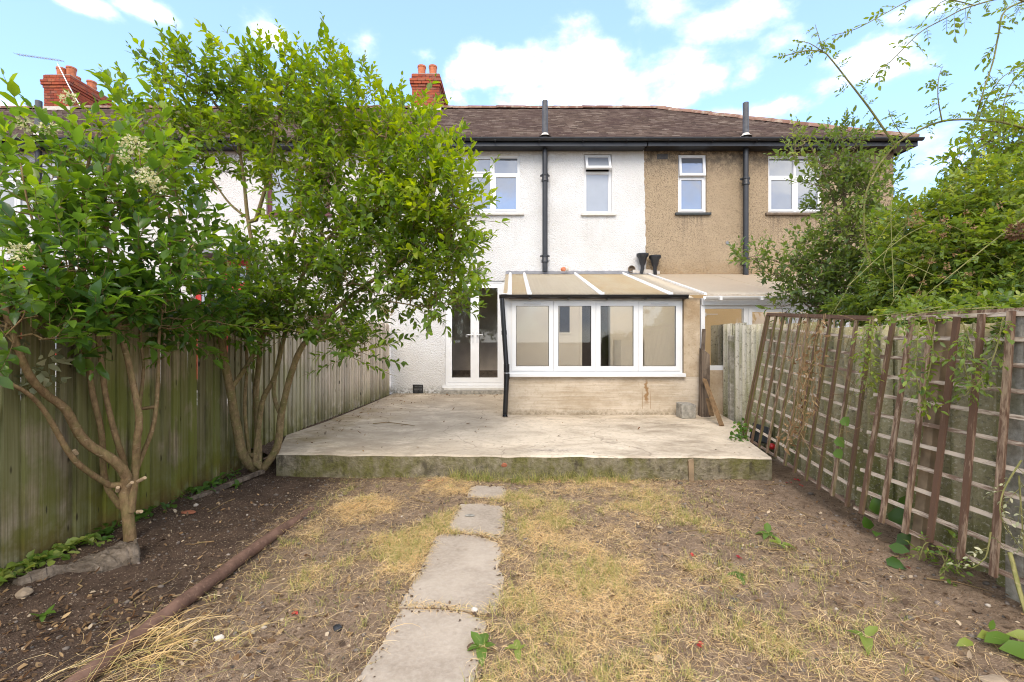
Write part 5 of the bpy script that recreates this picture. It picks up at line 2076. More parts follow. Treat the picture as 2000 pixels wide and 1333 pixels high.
def make_left_shrubs():
    # ---------------- near shrub by the left edge
    t = thing('flowering_shrub', 'nearer multi-stemmed green shrub with cream flowers at the left edge', 'shrub', (-2.5, 3.0, .03), 'privet shrubs along the left fence')
    Y = 3.0
    stems = [
        (pl(Y, (255, 1068, 3.0), (250, 1010), (243, 965), (247, 932), (223, 901, 2.92), (165, 862, 2.8), (128, 800, 2.7), (95, 775, 2.62), (58, 735, 2.5), (20, 640, 2.4), (0, 560, 2.35)), .044, .014),
        (pl(Y, (214, 949, 2.95), (169, 920, 2.8), (136, 887, 2.7), (87, 804, 2.55), (45, 763, 2.42), (-20, 735, 2.3)), .022, .012),
        (pl(Y, (235, 990, 3.05), (205, 940, 3.08), (198, 846, 3.0), (181, 771, 2.95), (173, 705, 2.92), (169, 631, 2.9), (140, 520, 2.95), (120, 400, 3.1), (110, 300, 3.1)), .024, .010),
        (pl(Y, (243, 950, 3.02), (243, 907, 3.05), (225, 850), (206, 771, 2.98), (198, 709, 2.96), (186, 631, 2.95), (160, 500), (165, 360), (190, 260)), .022, .009),
        (pl(Y, (255, 1000, 3.0), (264, 920, 3.05), (268, 854), (272, 817), (252, 714), (231, 631), (215, 500), (205, 380), (230, 260)), .030, .009),
        (pl(Y, (262, 930, 3.05), (276, 895, 3.08), (301, 825, 3.1), (309, 730, 3.15), (312, 640, 3.15), (330, 520, 3.2), (330, 420, 3.2)), .018, .008),
        (pl(Y, (272, 800, 3.1), (280, 720, 3.15), (275, 640, 3.2), (300, 540, 3.25)), .014, .007),
        (pl(Y, (173, 705, 2.92), (150, 660, 2.85), (145, 620, 2.8), (100, 540, 2.7), (60, 420, 2.7), (40, 320, 2.7)), .013, .006),
    ]
    B = []
    for (px, py, Yb, rx, ry, rz, n, yv) in (
            (95, 350, 3.0, .26, .30, .20, 24, .5), (225, 350, 3.1, .26, .30, .22, 40, .45), (40, 400, 2.75, .26, .30, .20, 26, .5),
            (150, 425, 2.95, .32, .34, .24, 62, .3), (290, 430, 3.15, .30, .34, .26, 70, .25), (340, 520, 3.2, .28, .33, .25, 80, .12),
            (200, 530, 2.9, .38, .33, .20, 100, .15), (30, 650, 2.35, .22, .18, .07, 40, .28), (60, 615, 2.36, .26, .2, .12, 60, .25), (190, 620, 2.75, .30, .22, .10, 66, .12),
            (310, 615, 3.05, .30, .24, .15, 76, .1), (400, 640, 3.5, .24, .25, .14, 54, .15), (250, 360, 3.0, .3, .3, .2, 50, .3), (130, 560, 2.65, .3, .25, .12, 50, .18)):
        c = P(px, py, Yb)
        B.append((tuple(c), (rx, ry, rz), n, yv))
    sp = [(P(262, 270, 3.2), P(188, 75, 3.15)), (P(250, 230, 3.2), P(178, 130, 3.2)), (P(150, 290, 3.0), P(128, 190, 2.95)), (P(20, 330, 2.85), P(5, 250, 2.85)),
          (P(90, 380, 2.7), P(10, 300, 2.6)), (P(60, 480, 2.7), P(0, 400, 2.6)), (P(330, 250, 3.5), P(280, 150, 3.5)), (P(130, 520, 2.8), P(205, 650, 2.75)), (P(300, 290, 3.3), P(345, 190, 3.4))]
    fl = [(P(132, 192, 2.95), .05), (P(50, 245, 2.75), .06), (P(92, 250, 2.8), .055), (P(262, 285, 2.75), .075), (P(285, 345, 2.75), .07), (P(310, 365, 2.85), .05), (P(38, 492, 2.3), .06), (P(240, 310, 3.0), .05), (P(110, 410, 2.85), .035), (P(140, 500, 2.9), .04)]

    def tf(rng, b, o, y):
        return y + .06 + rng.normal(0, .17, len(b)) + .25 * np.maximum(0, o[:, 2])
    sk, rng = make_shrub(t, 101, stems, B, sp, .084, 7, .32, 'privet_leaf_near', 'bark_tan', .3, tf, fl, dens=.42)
    # pale withered leaves at its lower left
    p, d = blob_pts(rng, P(60, 720, 2.65), (.17, .12, .14), 90, .1)
    link('withered_leaf', leaves_mesh('withered_leaf', p, norm(d + np.array([0, 0, -.5])), norm(rng.normal(size=(90, 3))), rng.uniform(.03, .06, 90), .75, 'withered_leaf', rng.random(90), rng, 1.2), t, kind='stuff', label='pale withered leaves')
    # sawn ends of cut branches
    cm = MB()
    for (px, py, Yb, dx, dz) in ((258, 943, 2.95, .02, .03), (283, 934, 2.97, .03, .03), (230, 953, 2.95, .01, .03), (276, 1000, 2.93, .02, .01), (125, 793, 2.8, .0, .03), (144, 880, 2.86, 0, .03)):
        c = P(px, py, Yb)
        cm.tube([c - Vector((dx * 2, -.02, dz)), c], [.012, .011], 8)
    build('cut_stub', cm, 'wood_cut', t)

    # ---------------- the tall shrub
    t = thing('flowering_shrub', 'tall multi-stemmed green shrub spreading in front of the white house', 'shrub', (-2.55, 4.6, .02), 'privet shrubs along the left fence')
    Y = 4.6
    stems = [
        (pl(Y, (500, 922), (495, 915, 4.55), (475, 890, 4.4), (462, 833, 4.3), (450, 763, 4.2), (437, 697, 4.12), (429, 640, 4.1), (400, 540, 4.3), (360, 440, 4.5), (330, 330, 4.6)), .045, .012),
        (pl(Y, (505, 905, 4.55), (505, 870, 4.6), (500, 770, 4.65), (507, 690, 4.65), (505, 560, 4.65), (484, 427, 4.65), (476, 351, 4.65), (460, 240, 4.7), (450, 180, 4.7)), .030, .012),
        (pl(Y, (500, 430, 4.65), (512, 390, 4.6), (522, 351, 4.6), (540, 250, 4.6), (560, 180, 4.6)), .020, .008),
        (pl(Y, (455, 755, 4.2), (483, 714, 4.25), (508, 668, 4.3), (532, 623, 4.35), (560, 520, 4.4), (585, 420, 4.4), (620, 300, 4.4), (640, 180, 4.4)), .020, .008),
        (pl(Y, (498, 905, 4.5), (512, 788, 4.5), (536, 738, 4.45), (560, 640, 4.4), (600, 520, 4.35), (680, 420, 4.3), (740, 320, 4.3), (760, 230, 4.3)), .026, .009),
        (pl(Y, (515, 915, 4.5), (541, 874, 4.48), (549, 813, 4.45), (557, 775, 4.4), (569, 730, 4.35), (594, 672, 4.3), (660, 600, 4.2), (740, 540, 4.1), (830, 480, 4.1), (900, 430, 4.1)), .036, .009),
        (pl(Y, (549, 813, 4.45), (535, 770, 4.45), (545, 700, 4.45), (570, 620, 4.4)), .020, .010),
        (pl(Y, (487, 890, 4.5), (478, 800, 4.38), (482, 700, 4.35), (470, 600, 4.35), (440, 500, 4.6)), .018, .009),
        (pl(Y, (660, 600, 4.2), (700, 590, 4.15), (760, 590, 4.1), (820, 600, 4.1)), .012, .006),
        (pl(Y, (484, 427, 4.65), (450, 400, 4.7), (420, 360, 4.75), (380, 300, 4.8)), .013, .006),
    ]
    B = []
    for (px, py, Yb, rx, ry, rz, n, yv) in (
            (400, 200, 4.7, .48, .45, .30, 74, .42), (325, 270, 4.6, .32, .4, .33, 48, .45), (520, 190, 4.7, .45, .45, .30, 76, .45), (620, 200, 4.6, .38, .45, .40, 72, .48),
            (430, 285, 4.7, .45, .45, .24, 60, .36), (570, 275, 4.6, .45, .45, .26, 66, .4), (700, 260, 4.5, .38, .45, .40, 80, .45), (780, 300, 4.4, .36, .4, .36, 76, .55),
            (690, 370, 4.4, .42, .45, .30, 84, .38), (820, 370, 4.2, .36, .4, .32, 84, .52), (862, 415, 4.15, .32, .4, .28, 78, .6), (770, 450, 4.2, .40, .4, .30, 84, .30),
            (862, 488, 4.1, .22, .32, .20, 46, .5), (650, 480, 4.3, .36, .4, .25, 56, .28), (730, 540, 4.15, .38, .4, .24, 72, .18), (830, 560, 4.1, .28, .35, .22, 50, .35),
            (600, 570, 4.3, .34, .4, .22, 54, .16), (640, 640, 4.15, .30, .3, .17, 50, .14), (500, 580, 4.3, .34, .4, .2, 46, .14), (450, 545, 4.4, .22, .3, .14, 22, .22),
            (450, 640, 4.05, .26, .2, .14, 36, .12), (700, 680, 4.05, .16, .2, .10, 18, .2), (860, 590, 4.05, .18, .25, .12, 22, .4), (330, 360, 4.7, .3, .4, .2, 28, .3),
            (500, 520, 4.5, .3, .3, .1, 14, .3), (545, 640, 4.25, .22, .25, .12, 26, .14), (640, 420, 4.5, .2, .3, .2, 20, .35), (575, 365, 4.4, .22, .25, .14, 26, .4), (560, 520, 4.4, .3, .35, .16, 24, .2), (260, 320, 4.4, .25, .3, .3, 26, .4)):
        c = P(px, py, Yb)
        B.append((tuple(c), (rx, ry, rz), n, yv))
    sp = [(P(665, 190, 4.4), P(636, 48, 4.35)), (P(690, 220, 4.4), P(712, 108, 4.35)), (P(620, 190, 4.5), P(595, 105, 4.5)), (P(345, 190, 4.7), P(340, 108, 4.7)),
          (P(700, 160, 4.4), P(660, 120, 4.4)), (P(830, 270, 4.2), P(850, 190, 4.15)), (P(880, 360, 4.1), P(900, 255, 4.05)), (P(540, 190, 4.6), P(512, 112, 4.6)), (P(470, 180, 4.6), P(462, 108, 4.6)),
          (P(930, 430, 4.05), P(980, 436, 4.0)), (P(880, 530, 4.05), P(935, 545, 4.0)), (P(830, 600, 4.05), P(915, 555, 4.0)), (P(820, 610, 4.05), P(885, 632, 4.0)), (P(700, 690, 4.0), P(775, 665, 3.95)), (P(690, 700, 4.0), P(765, 738, 3.95)),
          (P(640, 590, 3.95), P(690, 470, 3.9)), (P(480, 640, 4.0), P(505, 530, 3.95)), (P(760, 250, 4.3), P(745, 170, 4.3)), (P(800, 250, 4.3), P(805, 195, 4.3)), (P(560, 320, 4.3), P(600, 240, 4.25)), (P(740, 370, 4.0), P(705, 280, 3.95))]
    fl = [(P(590, 595, 3.95), .05), (P(745, 600, 3.95), .05), (P(625, 575, 4.0), .045)]

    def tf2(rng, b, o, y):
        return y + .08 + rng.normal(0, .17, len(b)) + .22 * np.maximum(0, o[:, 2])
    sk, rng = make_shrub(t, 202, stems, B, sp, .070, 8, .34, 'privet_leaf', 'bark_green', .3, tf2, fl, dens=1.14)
    # rusty seed heads
    pts = []
    for (px, py, Yb) in ((625, 575, 3.95), (618, 625, 3.95), (640, 545, 4.0), (545, 180, 4.5), (600, 330, 4.3), (860, 395, 3.95), (760, 610, 3.95)):
        p, d = blob_pts(rng, P(px, py, Yb), (.05, .05, .05), 50, .1)
        pts.append(p)
    p = np.concatenate(pts); n = len(p)
    link('seed_head', leaves_mesh('seed_head', p, norm(rng.normal(size=(n, 3))), norm(rng.normal(size=(n, 3))), rng.uniform(.008, .018, n), .6, 'dead_leaf', np.clip(rng.normal(.6, .2, n), 0, 1), rng), t, kind='stuff', label='rust brown dried seed heads')


def compound(rng, base, rdir, ln, leaflets=7, size=.032):
    """pinnate rose leaves: n rachises with opposite leaflets"""
    n = len(base)
    D = norm(rdir)
    upv = norm(np.array([0, 0, 1.0]) + rng.normal(0, .45, (n, 3)))
    S = norm(np.cross(upv, D))
    P0, DR, UP, SZ, SH = [], [], [], [], []
    pr = (leaflets - 1) // 2
    sc = rng.uniform(.7, 1.25, n)
    axes = []
    for k in range(pr + 2):
        t = k / (pr + 1)
        ax = base + D * (ln * sc * t)[:, None] + np.array([0, 0, -1]) * (ln * sc * t * t * .22)[:, None]
        axes.append(ax)
        if k == 0:
            continue
        sd = (1, -1) if k <= pr else (0,)
        for s in sd:
            d = norm(S * s * .95 + D * (.55 if s else 1.0) + rng.normal(0, .12, (n, 3)) + np.array([0, 0, -.12]))
            P0.append(ax); DR.append(d); UP.append(norm(upv + rng.normal(0, .2, (n, 3)))); SZ.append(size * sc * rng.uniform(.8, 1.15, n) * (1 if s else 1.15)); SH.append(np.arange(n))
    return np.concatenate(P0), np.concatenate(DR), np.concatenate(UP), np.concatenate(SZ), np.concatenate(SH), np.array(axes)


def cane_leaves(rng, L, every, ln, size, leaflets=7, hang=.3):
    """compound leaves alternating along a cane polyline"""
    seg = np.linalg.norm(np.diff(L, axis=0), axis=1); cum = np.concatenate([[0], np.cumsum(seg)])
    s = np.arange(every * .5, cum[-1], every) + rng.normal(0, every * .2, len(np.arange(every * .5, cum[-1], every)))
    s = np.clip(s, 0, cum[-1])
    pos = np.stack([np.interp(s, cum, L[:, i]) for i in range(3)], -1)
    pos2 = np.stack([np.interp(np.clip(s + .02, 0, cum[-1]), cum, L[:, i]) for i in range(3)], -1)
    pos1 = np.stack([np.interp(np.clip(s - .02, 0, cum[-1]), cum, L[:, i]) for i in range(3)], -1)
    T = norm(pos2 - pos1)
    rv = norm(np.cross(T, rng.normal(size=T.shape)))
    d = norm(rv + T * .5 + np.array([0, 0, -hang]) + rng.normal(0, .2, T.shape))
    return compound(rng, pos, d, ln, leaflets, size)


class Leafy:
    def __init__(s):
        s.parts = []; s.tv = []; s.tq = []; s.n = 0

    def add(s, res, tint, tw=True):
        P0, DR, UP, SZ, SH, AX = res
        s.parts.append((P0, DR, UP, SZ, tint))
        if tw:
            v, q = twig_tubes(AX, .0016, .0009)
            s.tq.append(q + s.n); s.tv.append(v); s.n += len(v)

    def emit(s, root, mat, stalk, rng, wd=.5, name='crown'):
        A = [np.concatenate(x) for x in zip(*s.parts)]
        o = link(name, leaves_mesh(name, A[0], A[1], A[2], A[3], rng.uniform(wd * .85, wd * 1.15, len(A[0])), mat, np.clip(A[4], 0, 1), rng), root)
        o['kind'] = 'stuff'
        if s.tv:
            o = link('leaf_stalk', npmesh('leaf_stalk', np.concatenate(s.tv), np.concatenate(s.tq), stalk), root)
            o['kind'] = 'stuff'


def make_right_plants():
    rng = np.random.default_rng(77)
    # ---------- plum like shrub in front of the brown house
    t = thing('plum_shrub', 'dark leaved upright shrub in front of the brown house wall, left of the rose mass', 'shrub', (3.9, 5.6, .1))
    Y = 5.6
    stems = [
        (pl(Y, (1700, 790), (1690, 640), (1670, 560), (1655, 460), (1648, 360), (1645, 240)), .05, .008),
        (pl(Y, (1685, 620), (1640, 540), (1640, 440), (1610, 340), (1570, 260), (1556, 235)), .022, .004),
        (pl(Y, (1670, 560), (1600, 545), (1540, 520), (1490, 505), (1445, 512)), .016, .004),
        (pl(Y, (1660, 600), (1600, 560), (1540, 545), (1500, 535)), .014, .004),
        (pl(Y, (1680, 600), (1720, 500), (1700, 400), (1700, 300)), .018, .006),
        (pl(Y, (1690, 640), (1620, 610), (1570, 590), (1530, 600)), .016, .005),
    ]
    B = []
    for (px, py, Yb, rx, ry, rz, n, yv) in (
            (1648, 300, 5.6, .18, .25, .30, 44, .25), (1650, 400, 5.6, .30, .35, .30, 72, .25), (1620, 350, 5.6, .2, .25, .25, 36, .4), (1700, 370, 5.6, .28, .3, .3, 60, .42), (1720, 460, 5.5, .3, .35, .25, 60, .5),
            (1650, 470, 5.5, .35, .35, .2, 80, .62), (1610, 550, 5.5, .3, .35, .3, 80, .12), (1680, 560, 5.4, .4, .35, .3, 110, .2), (1640, 595, 5.3, .35, .3, .15, 70, .08), (1740, 540, 5.2, .3, .3, .3, 60, .2),
            (1560, 300, 5.6, .08, .1, .2, 14, .5), (1590, 490, 5.6, .18, .2, .2, 30, .2), (1540, 515, 5.55, .2, .15, .08, 16, .3), (1470, 508, 5.5, .16, .12, .05, 14, .35), (1520, 540, 5.5, .16, .12, .05, 14, .25), (1575, 572, 5.4, .2, .2, .1, 26, .1)):
        B.append((tuple(P(px, py, Yb)), (rx, ry, rz), n, yv))
    sp = [(P(1648, 310, 5.5), P(1645, 225, 5.5)), (P(1600, 320, 5.5), P(1553, 232, 5.5)), (P(1620, 380, 5.45), P(1560, 290, 5.4)), (P(1480, 508, 5.45), P(1435, 512, 5.4)), (P(1540, 540, 5.45), P(1488, 545, 5.4)), (P(1650, 470, 5.3), P(1590, 470, 5.2))]

    def tf(rng, b, o, y):
        return y + rng.normal(0, .12, len(b)) + .15 * np.maximum(0, o[:, 2])
    make_shrub(t, 303, stems, B, sp, .066, 8, .24, 'plum_leaf', 'bark_grey', .3, tf, (), decus=False, upw=.5, wd=.50, dens=1.5)

    # ---------- small sprig at the trellis corner
    t = thing('young_shrub', 'small leafy sapling top poking over the far trellis corner', 'shrub', (3.1, 5.6, 0))
    make_shrub(t, 304, [(pl(5.6, (1535, 800), (1530, 640), (1527, 600)), .008, .004)], [(tuple(P(1528, 605, 5.6)), (.16, .14, .09), 12, .35)], [], .085, 6, .16, 'plum_leaf', 'bark_grey', .3, tf, (), decus=False, upw=.4, wd=.34, dens=1.0)

    # ---------- tall bright climber at right edge
    t = thing('leafy_climber', 'tall bright yellow-green leafy bush at the right edge under the arching cane', 'shrub', (4.9, 4.9, 0))
    B = []
    for (px, py, Yb, rx, ry, rz, n, yv) in ((1935, 290, 4.9, .26, .3, .26, 60, .55), (1920, 370, 4.9, .26, .3, .3, 66, .5), (1985, 330, 4.9, .3, .3, .4, 70, .5), (1930, 440, 4.8, .3, .3, .3, 60, .4), (1990, 450, 4.8, .3, .3, .3, 60, .4)):
        B.append((tuple(P(px, py, Yb)), (rx, ry, rz), n, yv))
    make_shrub(t, 305, [(pl(4.9, (1960, 900), (1955, 600), (1950, 420), (1940, 260)), .04, .008)], B, [], .085, 5, .2, 'climber_leaf', 'bark_grey', .3, tf, (), decus=False, upw=.25, wd=.40, droop=.5, dens=1.9)

    # ---------- rose thicket
    t = thing('rose_bush', 'dense rambling rose thicket spilling over the fence on the right', 'shrub', (3.4, 3.8, 0))
    lf = Leafy()
    sk = Skel()
    sk.stem(pl(4.1, (1900, 900), (1890, 700), (1860, 560), (1830, 450)), .02, .006)
    canes = []
    for k in range(26):
        a = P(rng.uniform(1720, 2080), rng.uniform(560, 700), rng.uniform(3.5, 4.6))
        b = P(rng.uniform(1720, 2060), rng.uniform(360, 560), rng.uniform(3.3, 4.6))
        c = P(b[0] / 4.0 * F + 1000 + rng.uniform(-120, 120), rng.uniform(330, 640), rng.uniform(3.1, 4.4))
        canes.append(polyline([a, b, c], .06))
    cm_V = []
    cane_mb = MB()
    for L in canes:
        cane_mb.tube([tuple(p) for p in L[::2]], .0026, 4, False)
    for (px, py, Yb, rx, ry, rz, n, yv) in (
            (1850, 440, 4.1, .45, .45, .27, 340, .48), (1950, 390, 4.0, .42, .45, .34, 400, .5), (1900, 500, 3.8, .5, .5, .32, 480, .42), (1990, 500, 3.6, .4, .45, .4, 420, .4),
            (1800, 520, 4.2, .4, .45, .28, 330, .38), (1840, 570, 3.9, .5, .45, .2, 380, .36), (1960, 580, 3.5, .45, .4, .2, 360, .36), (1760, 580, 4.4, .35, .4, .2, 240, .3),
            (1700, 600, 4.6, .35, .35, .12, 170, .3), (1790, 470, 4.5, .3, .35, .2, 170, .5), (1760, 430, 4.7, .2, .25, .15, 60, .5), (1880, 610, 3.4, .55, .25, .07, 230, .35), (1980, 610, 3.0, .3, .25, .07, 120, .35)):
        p, d = blob_pts(rng, P(px, py, Yb), (rx, ry, rz), int(n * 1.75), .25)
        rd = norm(d + np.array([0, 0, .1]) + rng.normal(0, .5, p.shape))
        r = compound(rng, p, rd, .095, 7, .045)
        lf.add(r, np.clip(yv + rng.normal(0, .24, len(p)), 0, 1)[r[4]] + rng.normal(0, .08, len(r[4])))
    # arching canes
    def cane(pts, rad, every=.06, ln=.075, size=.030, tint=.45, leafy=1.0, r1=None):
        L = polyline(pts, .04)
        rads = np.linspace(rad, r1 if r1 else rad * .35, len(L))
        cane_mb.tube([tuple(p) for p in L], list(rads), 7, False)
        if leafy > 0:
            r = cane_leaves(rng, L, every / leafy, ln, size)
            lf.add(r, np.clip(tint + rng.normal(0, .15, len(r[0])), 0, 1))
        return L
    cane(pl(3.4, (2120, 420, 3.2), (2060, 280, 3.2), (1990, 248, 3.25), (1925, 236, 3.3), (1850, 236, 3.4), (1795, 255, 3.45), (1745, 288, 3.5), (1705, 345, 3.55), (1688, 400, 3.6), (1690, 470, 3.65), (1702, 520, 3.7)), .009, .05, .08, .032, .42, 1.0, .006)
    cane(pl(3.5, (1748, 285, 3.5), (1700, 215), (1650, 150), (1622, 115), (1607, 102), (1575, 100), (1532, 110)), .009, .05, .07, .028, .45, 1.0)
    cane(pl(3.5, (1607, 102), (1600, 75), (1592, 48)), .004, .035, .06, .026, .5)
    cane(pl(3.5, (1607, 102), (1580, 85), (1548, 80)), .004, .035, .06, .026, .5)
    cane(pl(2.8, (2140, 300, 3.2), (2080, 60, 2.9), (1980, -40, 2.8), (1860, -30, 2.8), (1780, 0, 2.8), (1720, 32, 2.8), (1670, 58, 2.8), (1625, 70, 2.8)), .006, .07, .08, .030, .5)
    cane(pl(2.7, (2080, 60, 2.9), (1990, 0, 2.7), (1900, 12), (1840, 40), (1800, 62), (1770, 90), (1740, 120), (1705, 145)), .006, .045, .085, .032, .5)
    cane(pl(2.8, (2040, -10, 2.8), (1965, 20), (1950, 70), (1940, 120), (1925, 165), (1912, 210), (1905, 236, 3.2)), .006, .05, .08, .030, .45)
    cane(pl(2.8, (2060, 100, 2.9), (2010, 130), (1975, 165), (1960, 205), (1950, 250)), .005, .045, .085, .034, .5)
    cane(pl(2.8, (1905, 12), (1850, 0), (1830, 15), (1825, 28)), .004, .05, .08, .032, .5)
    cane(pl(3.35, (1840, 238, 3.4), (1832, 190), (1834, 150), (1842, 130)), .005, .03, .07, .028, .42)
    cane(pl(3.4, (1765, 270, 3.45), (1745, 240), (1735, 215)), .004, .03, .07, .028, .42)
    cane(pl(3.2, (1910, 236, 3.3), (1930, 190), (1960, 150), (2000, 130)), .005, .04, .075, .03, .5)
    cane(pl(3.2, (1960, 240, 3.25), (1965, 200), (1990, 180)), .004, .04, .075, .03, .5)
    cane(pl(3.2, (2010, 420, 3.0), (1930, 480, 3.0), (1830, 560, 3.1), (1790, 590, 3.2)), .006, .12, .08, .03, .45)
    link('cane', cane_mb.mesh('cane', 'cane_green', True), t, kind='stuff')
    lf.emit(t, 'rose_leaf', 'cane_green', rng, .52)
    # rose hips / faded bloom
    c = P(1990, 452, 2.9)
    p, d = blob_pts(rng, c, (.055, .05, .045), 160, .1)
    link('faded_bloom', leaves_mesh('faded_bloom', p, norm(d + rng.normal(0, .4, p.shape)), norm(rng.normal(size=p.shape)), rng.uniform(.015, .03, 160), .7, 'dead_leaf', rng.uniform(0, .45, 160), rng, .8), t)
    pts = np.concatenate([blob_pts(rng, P(rng.uniform(1770, 1990), rng.uniform(400, 600), rng.uniform(3.2, 3.7)), (.02, .02, .02), 10, .1)[0] for _ in range(60)])
    link('dry_bud', leaves_mesh('dry_bud', pts, norm(rng.normal(size=pts.shape)), norm(rng.normal(size=pts.shape)), rng.uniform(.012, .024, len(pts)), .6, 'dead_leaf', np.clip(rng.normal(.6, .2, len(pts)), 0, 1), rng), t, kind='stuff')

    # ---------- bindweed with broad leaves through the rose
    t = thing('bindweed', 'bindweed with broad bright heart-shaped leaves between shrub and rose', 'climber', (3.7, 4.4, .2))
    n = 130
    p = np.array([P(rng.normal(1775, 40), rng.uniform(400, 640), rng.uniform(4.1, 4.5)) for _ in range(n)])
    link('crown', leaves_mesh('crown', p, norm(np.stack([rng.normal(0, .5, n), rng.normal(-.4, .4, n), np.full(n, -.8)], -1)), norm(np.stack([rng.normal(-.3, .6, n), np.full(n, -1.0), rng.normal(.5, .5, n)], -1)), rng.uniform(.06, .105, n), .66, 'weed_leaf', np.clip(rng.normal(.3, .2, n), 0, 1), rng, .5), t, kind='stuff')
    m = MB()
    for k in range(8):
        a = P(1775 + rng.uniform(-60, 60), 700, 4.4); b = P(1775 + rng.uniform(-60, 60), rng.uniform(400, 520), 4.3)
        m.tube([tuple(q) for q in polyline([a, (a + b) / 2 + Vector((rng.uniform(-.1, .1), 0, 0)), b], .1)], .002, 4, False)
    build('stem', m, 'cane_green', t)

    # ---------- sprays of the rose hanging through the trellis
    def spray(label, runs, mat='rose_leaf', tint=.4, size=.034, every=.033, name='climbing_rose', cat='climber', ln=.075, leaflets=5):
        t = thing(name, label, cat, tuple(runs[0][0]))
        mb = MB(); lf = Leafy()
        for pts in runs:
            L = polyline(pts, .03)
            mb.tube([tuple(q) for q in L], list(np.linspace(.004, .0018, len(L))), 5, False)
            r = cane_leaves(rng, L, every, ln, size, leaflets)
            lf.add(r, np.clip(tint + rng.normal(0, .15, len(r[0])), 0, 1))
        build('stem', mb, 'cane_green', t)
        lf.emit(t, mat, 'cane_green', rng, .5, 'foliage')
        return t
    Yt = 2.5
    spray('leafy rose spray hanging on the trellis join between the two panels', [pl(3.15, (1700, 625), (1690, 680), (1697, 720), (1690, 760)), pl(3.15, (1705, 625), (1700, 700), (1702, 750)), pl(3.1, (1690, 640), (1678, 700))], tint=.5)
    spray('bushy rose spray hanging in the middle of the near trellis', [pl(2.6, (1810, 620), (1822, 680), (1812, 740), (1800, 790)), pl(2.55, (1795, 630), (1790, 690), (1785, 745)), pl(2.6, (1790, 740), (1800, 780), (1805, 800))], tint=.35)
    spray('pale green rose spray hanging beside the thick trellis upright', [pl(2.4, (1880, 630), (1900, 690), (1905, 740), (1885, 775)), pl(2.4, (1890, 640), (1880, 690), (1895, 760)), pl(2.35, (1960, 620), (1940, 700), (1900, 765))], tint=.35)
    spray('rose foliage spilling along the trellis top', [pl(2.6, (1960, 600), (1880, 605), (1800, 612), (1750, 628)), pl(2.45, (2000, 620), (1960, 650), (1930, 660)), pl(2.9, (1840, 600), (1760, 612), (1710, 618)), pl(2.4, (2020, 650), (1980, 660), (1950, 640))], tint=.3)
    spray('wilting grey-green spray on the near trellis end', [pl(2.15, (1995, 900), (1960, 960), (1955, 1010), (1985, 1060)), pl(2.15, (1990, 930), (1995, 1000), (2000, 1080)), pl(2.2, (1935, 1040), (1925, 1090), (1900, 1110))], mat='withered_leaf', tint=.6, size=.022, every=.045)
    # brown dried vine on the far panel
    t = thing('dead_vine', 'brown dried vine tangled down the far trellis', 'climber', tuple(P(1600, 640, 3.9)))
    mb = MB(); pos = []
    for k in range(16):
        x0 = rng.uniform(1570, 1650)
        pts = [P(x0 + rng.uniform(-16, 16) - j * 9, 625 + j * 60 + rng.uniform(-14, 14), 4.0 - .02 * j - .35 * (x0 - 1570) / 80) for j in range(5)]
        L = polyline(pts, .05) + np.array([-.03, 0, 0])
        mb.tube([tuple(q) for q in L], .0022, 4, False)
        if k < 7:
            pos.append(L[rng.integers(0, len(L), 22)])
    for k in range(46):      # fine wandering tendrils
        a = P(rng.uniform(1560, 1720), rng.uniform(640, 900), 3.7 - .4 * rng.random())
        L = polyline([a, a + Vector((rng.uniform(-.06, .06), rng.uniform(-.15, .15), rng.uniform(-.1, .1))), a + Vector((rng.uniform(-.1, .1), rng.uniform(-.25, .25), rng.uniform(-.18, .12)))], .04) + np.array([-.06, 0, 0])
        mb.tube([tuple(q) for q in L], .0014, 3, False)
    build('stem', mb, 'bark_tan', t)
    pos = np.concatenate(pos) + rng.normal(0, .02, (len(pos) * 22, 3)); n = len(pos)
    link('foliage', leaves_mesh('foliage', pos, norm(rng.normal(size=(n, 3))), norm(rng.normal(size=(n, 3))), rng.uniform(.02, .045, n), .6, 'dead_leaf', np.clip(rng.normal(.55, .2, n), 0, 1), rng, 1.0), t, kind='stuff')
    # broad leaves of bindweed on the far panel, each a part
    t = thing('bindweed', 'three heart-shaped bindweed leaves hanging on the middle of the trellis', 'climber', tuple(P(1640, 860, 3.3)))
    for (px, py) in ((1648, 815), (1636, 854), (1634, 877)):
        link('leaf', leaves_mesh('leaf', [P(px, py, 3.32)], [(-.1, -.5, -.5)], [(-1, -.4, .3)], .085, .95, 'weed_leaf', [.4], rng), t)
    m = MB().tube([tuple(q) for q in polyline([P(1668, 760, 3.4), P(1652, 812, 3.35), P(1640, 850, 3.33), P(1640, 900, 3.3)], .04)], .002, 4, False)
    build('stem', m, 'cane_green', t)
    # ivy at the far trellis foot
    t = thing('ivy', 'little ivy plant at the far foot of the trellis on the patio', 'plant', tuple(P(1445, 852, 5.15)))
    n = 60
    p = np.array([P(rng.normal(1446, 11), rng.normal(846, 16), rng.uniform(5.0, 5.2)) for _ in range(n)]); p[:, 2] = np.maximum(p[:, 2], PT + .01)
    link('foliage', leaves_mesh('foliage', p, norm(rng.normal(size=(n, 3)) + np.array([0, -.4, -.2])), norm(rng.normal(0, .4, (n, 3)) + np.array([0, -.7, .6])), rng.uniform(.03, .06, n), .8, 'weed_leaf', np.clip(rng.normal(.25, .2, n), 0, 1), rng), t, kind='stuff')
    # big dock leaves behind the trellis foot
    t = thing('dock_plant', 'broad dark dock leaves growing behind the trellis foot', 'plant', (2.45, 3.0, .05))
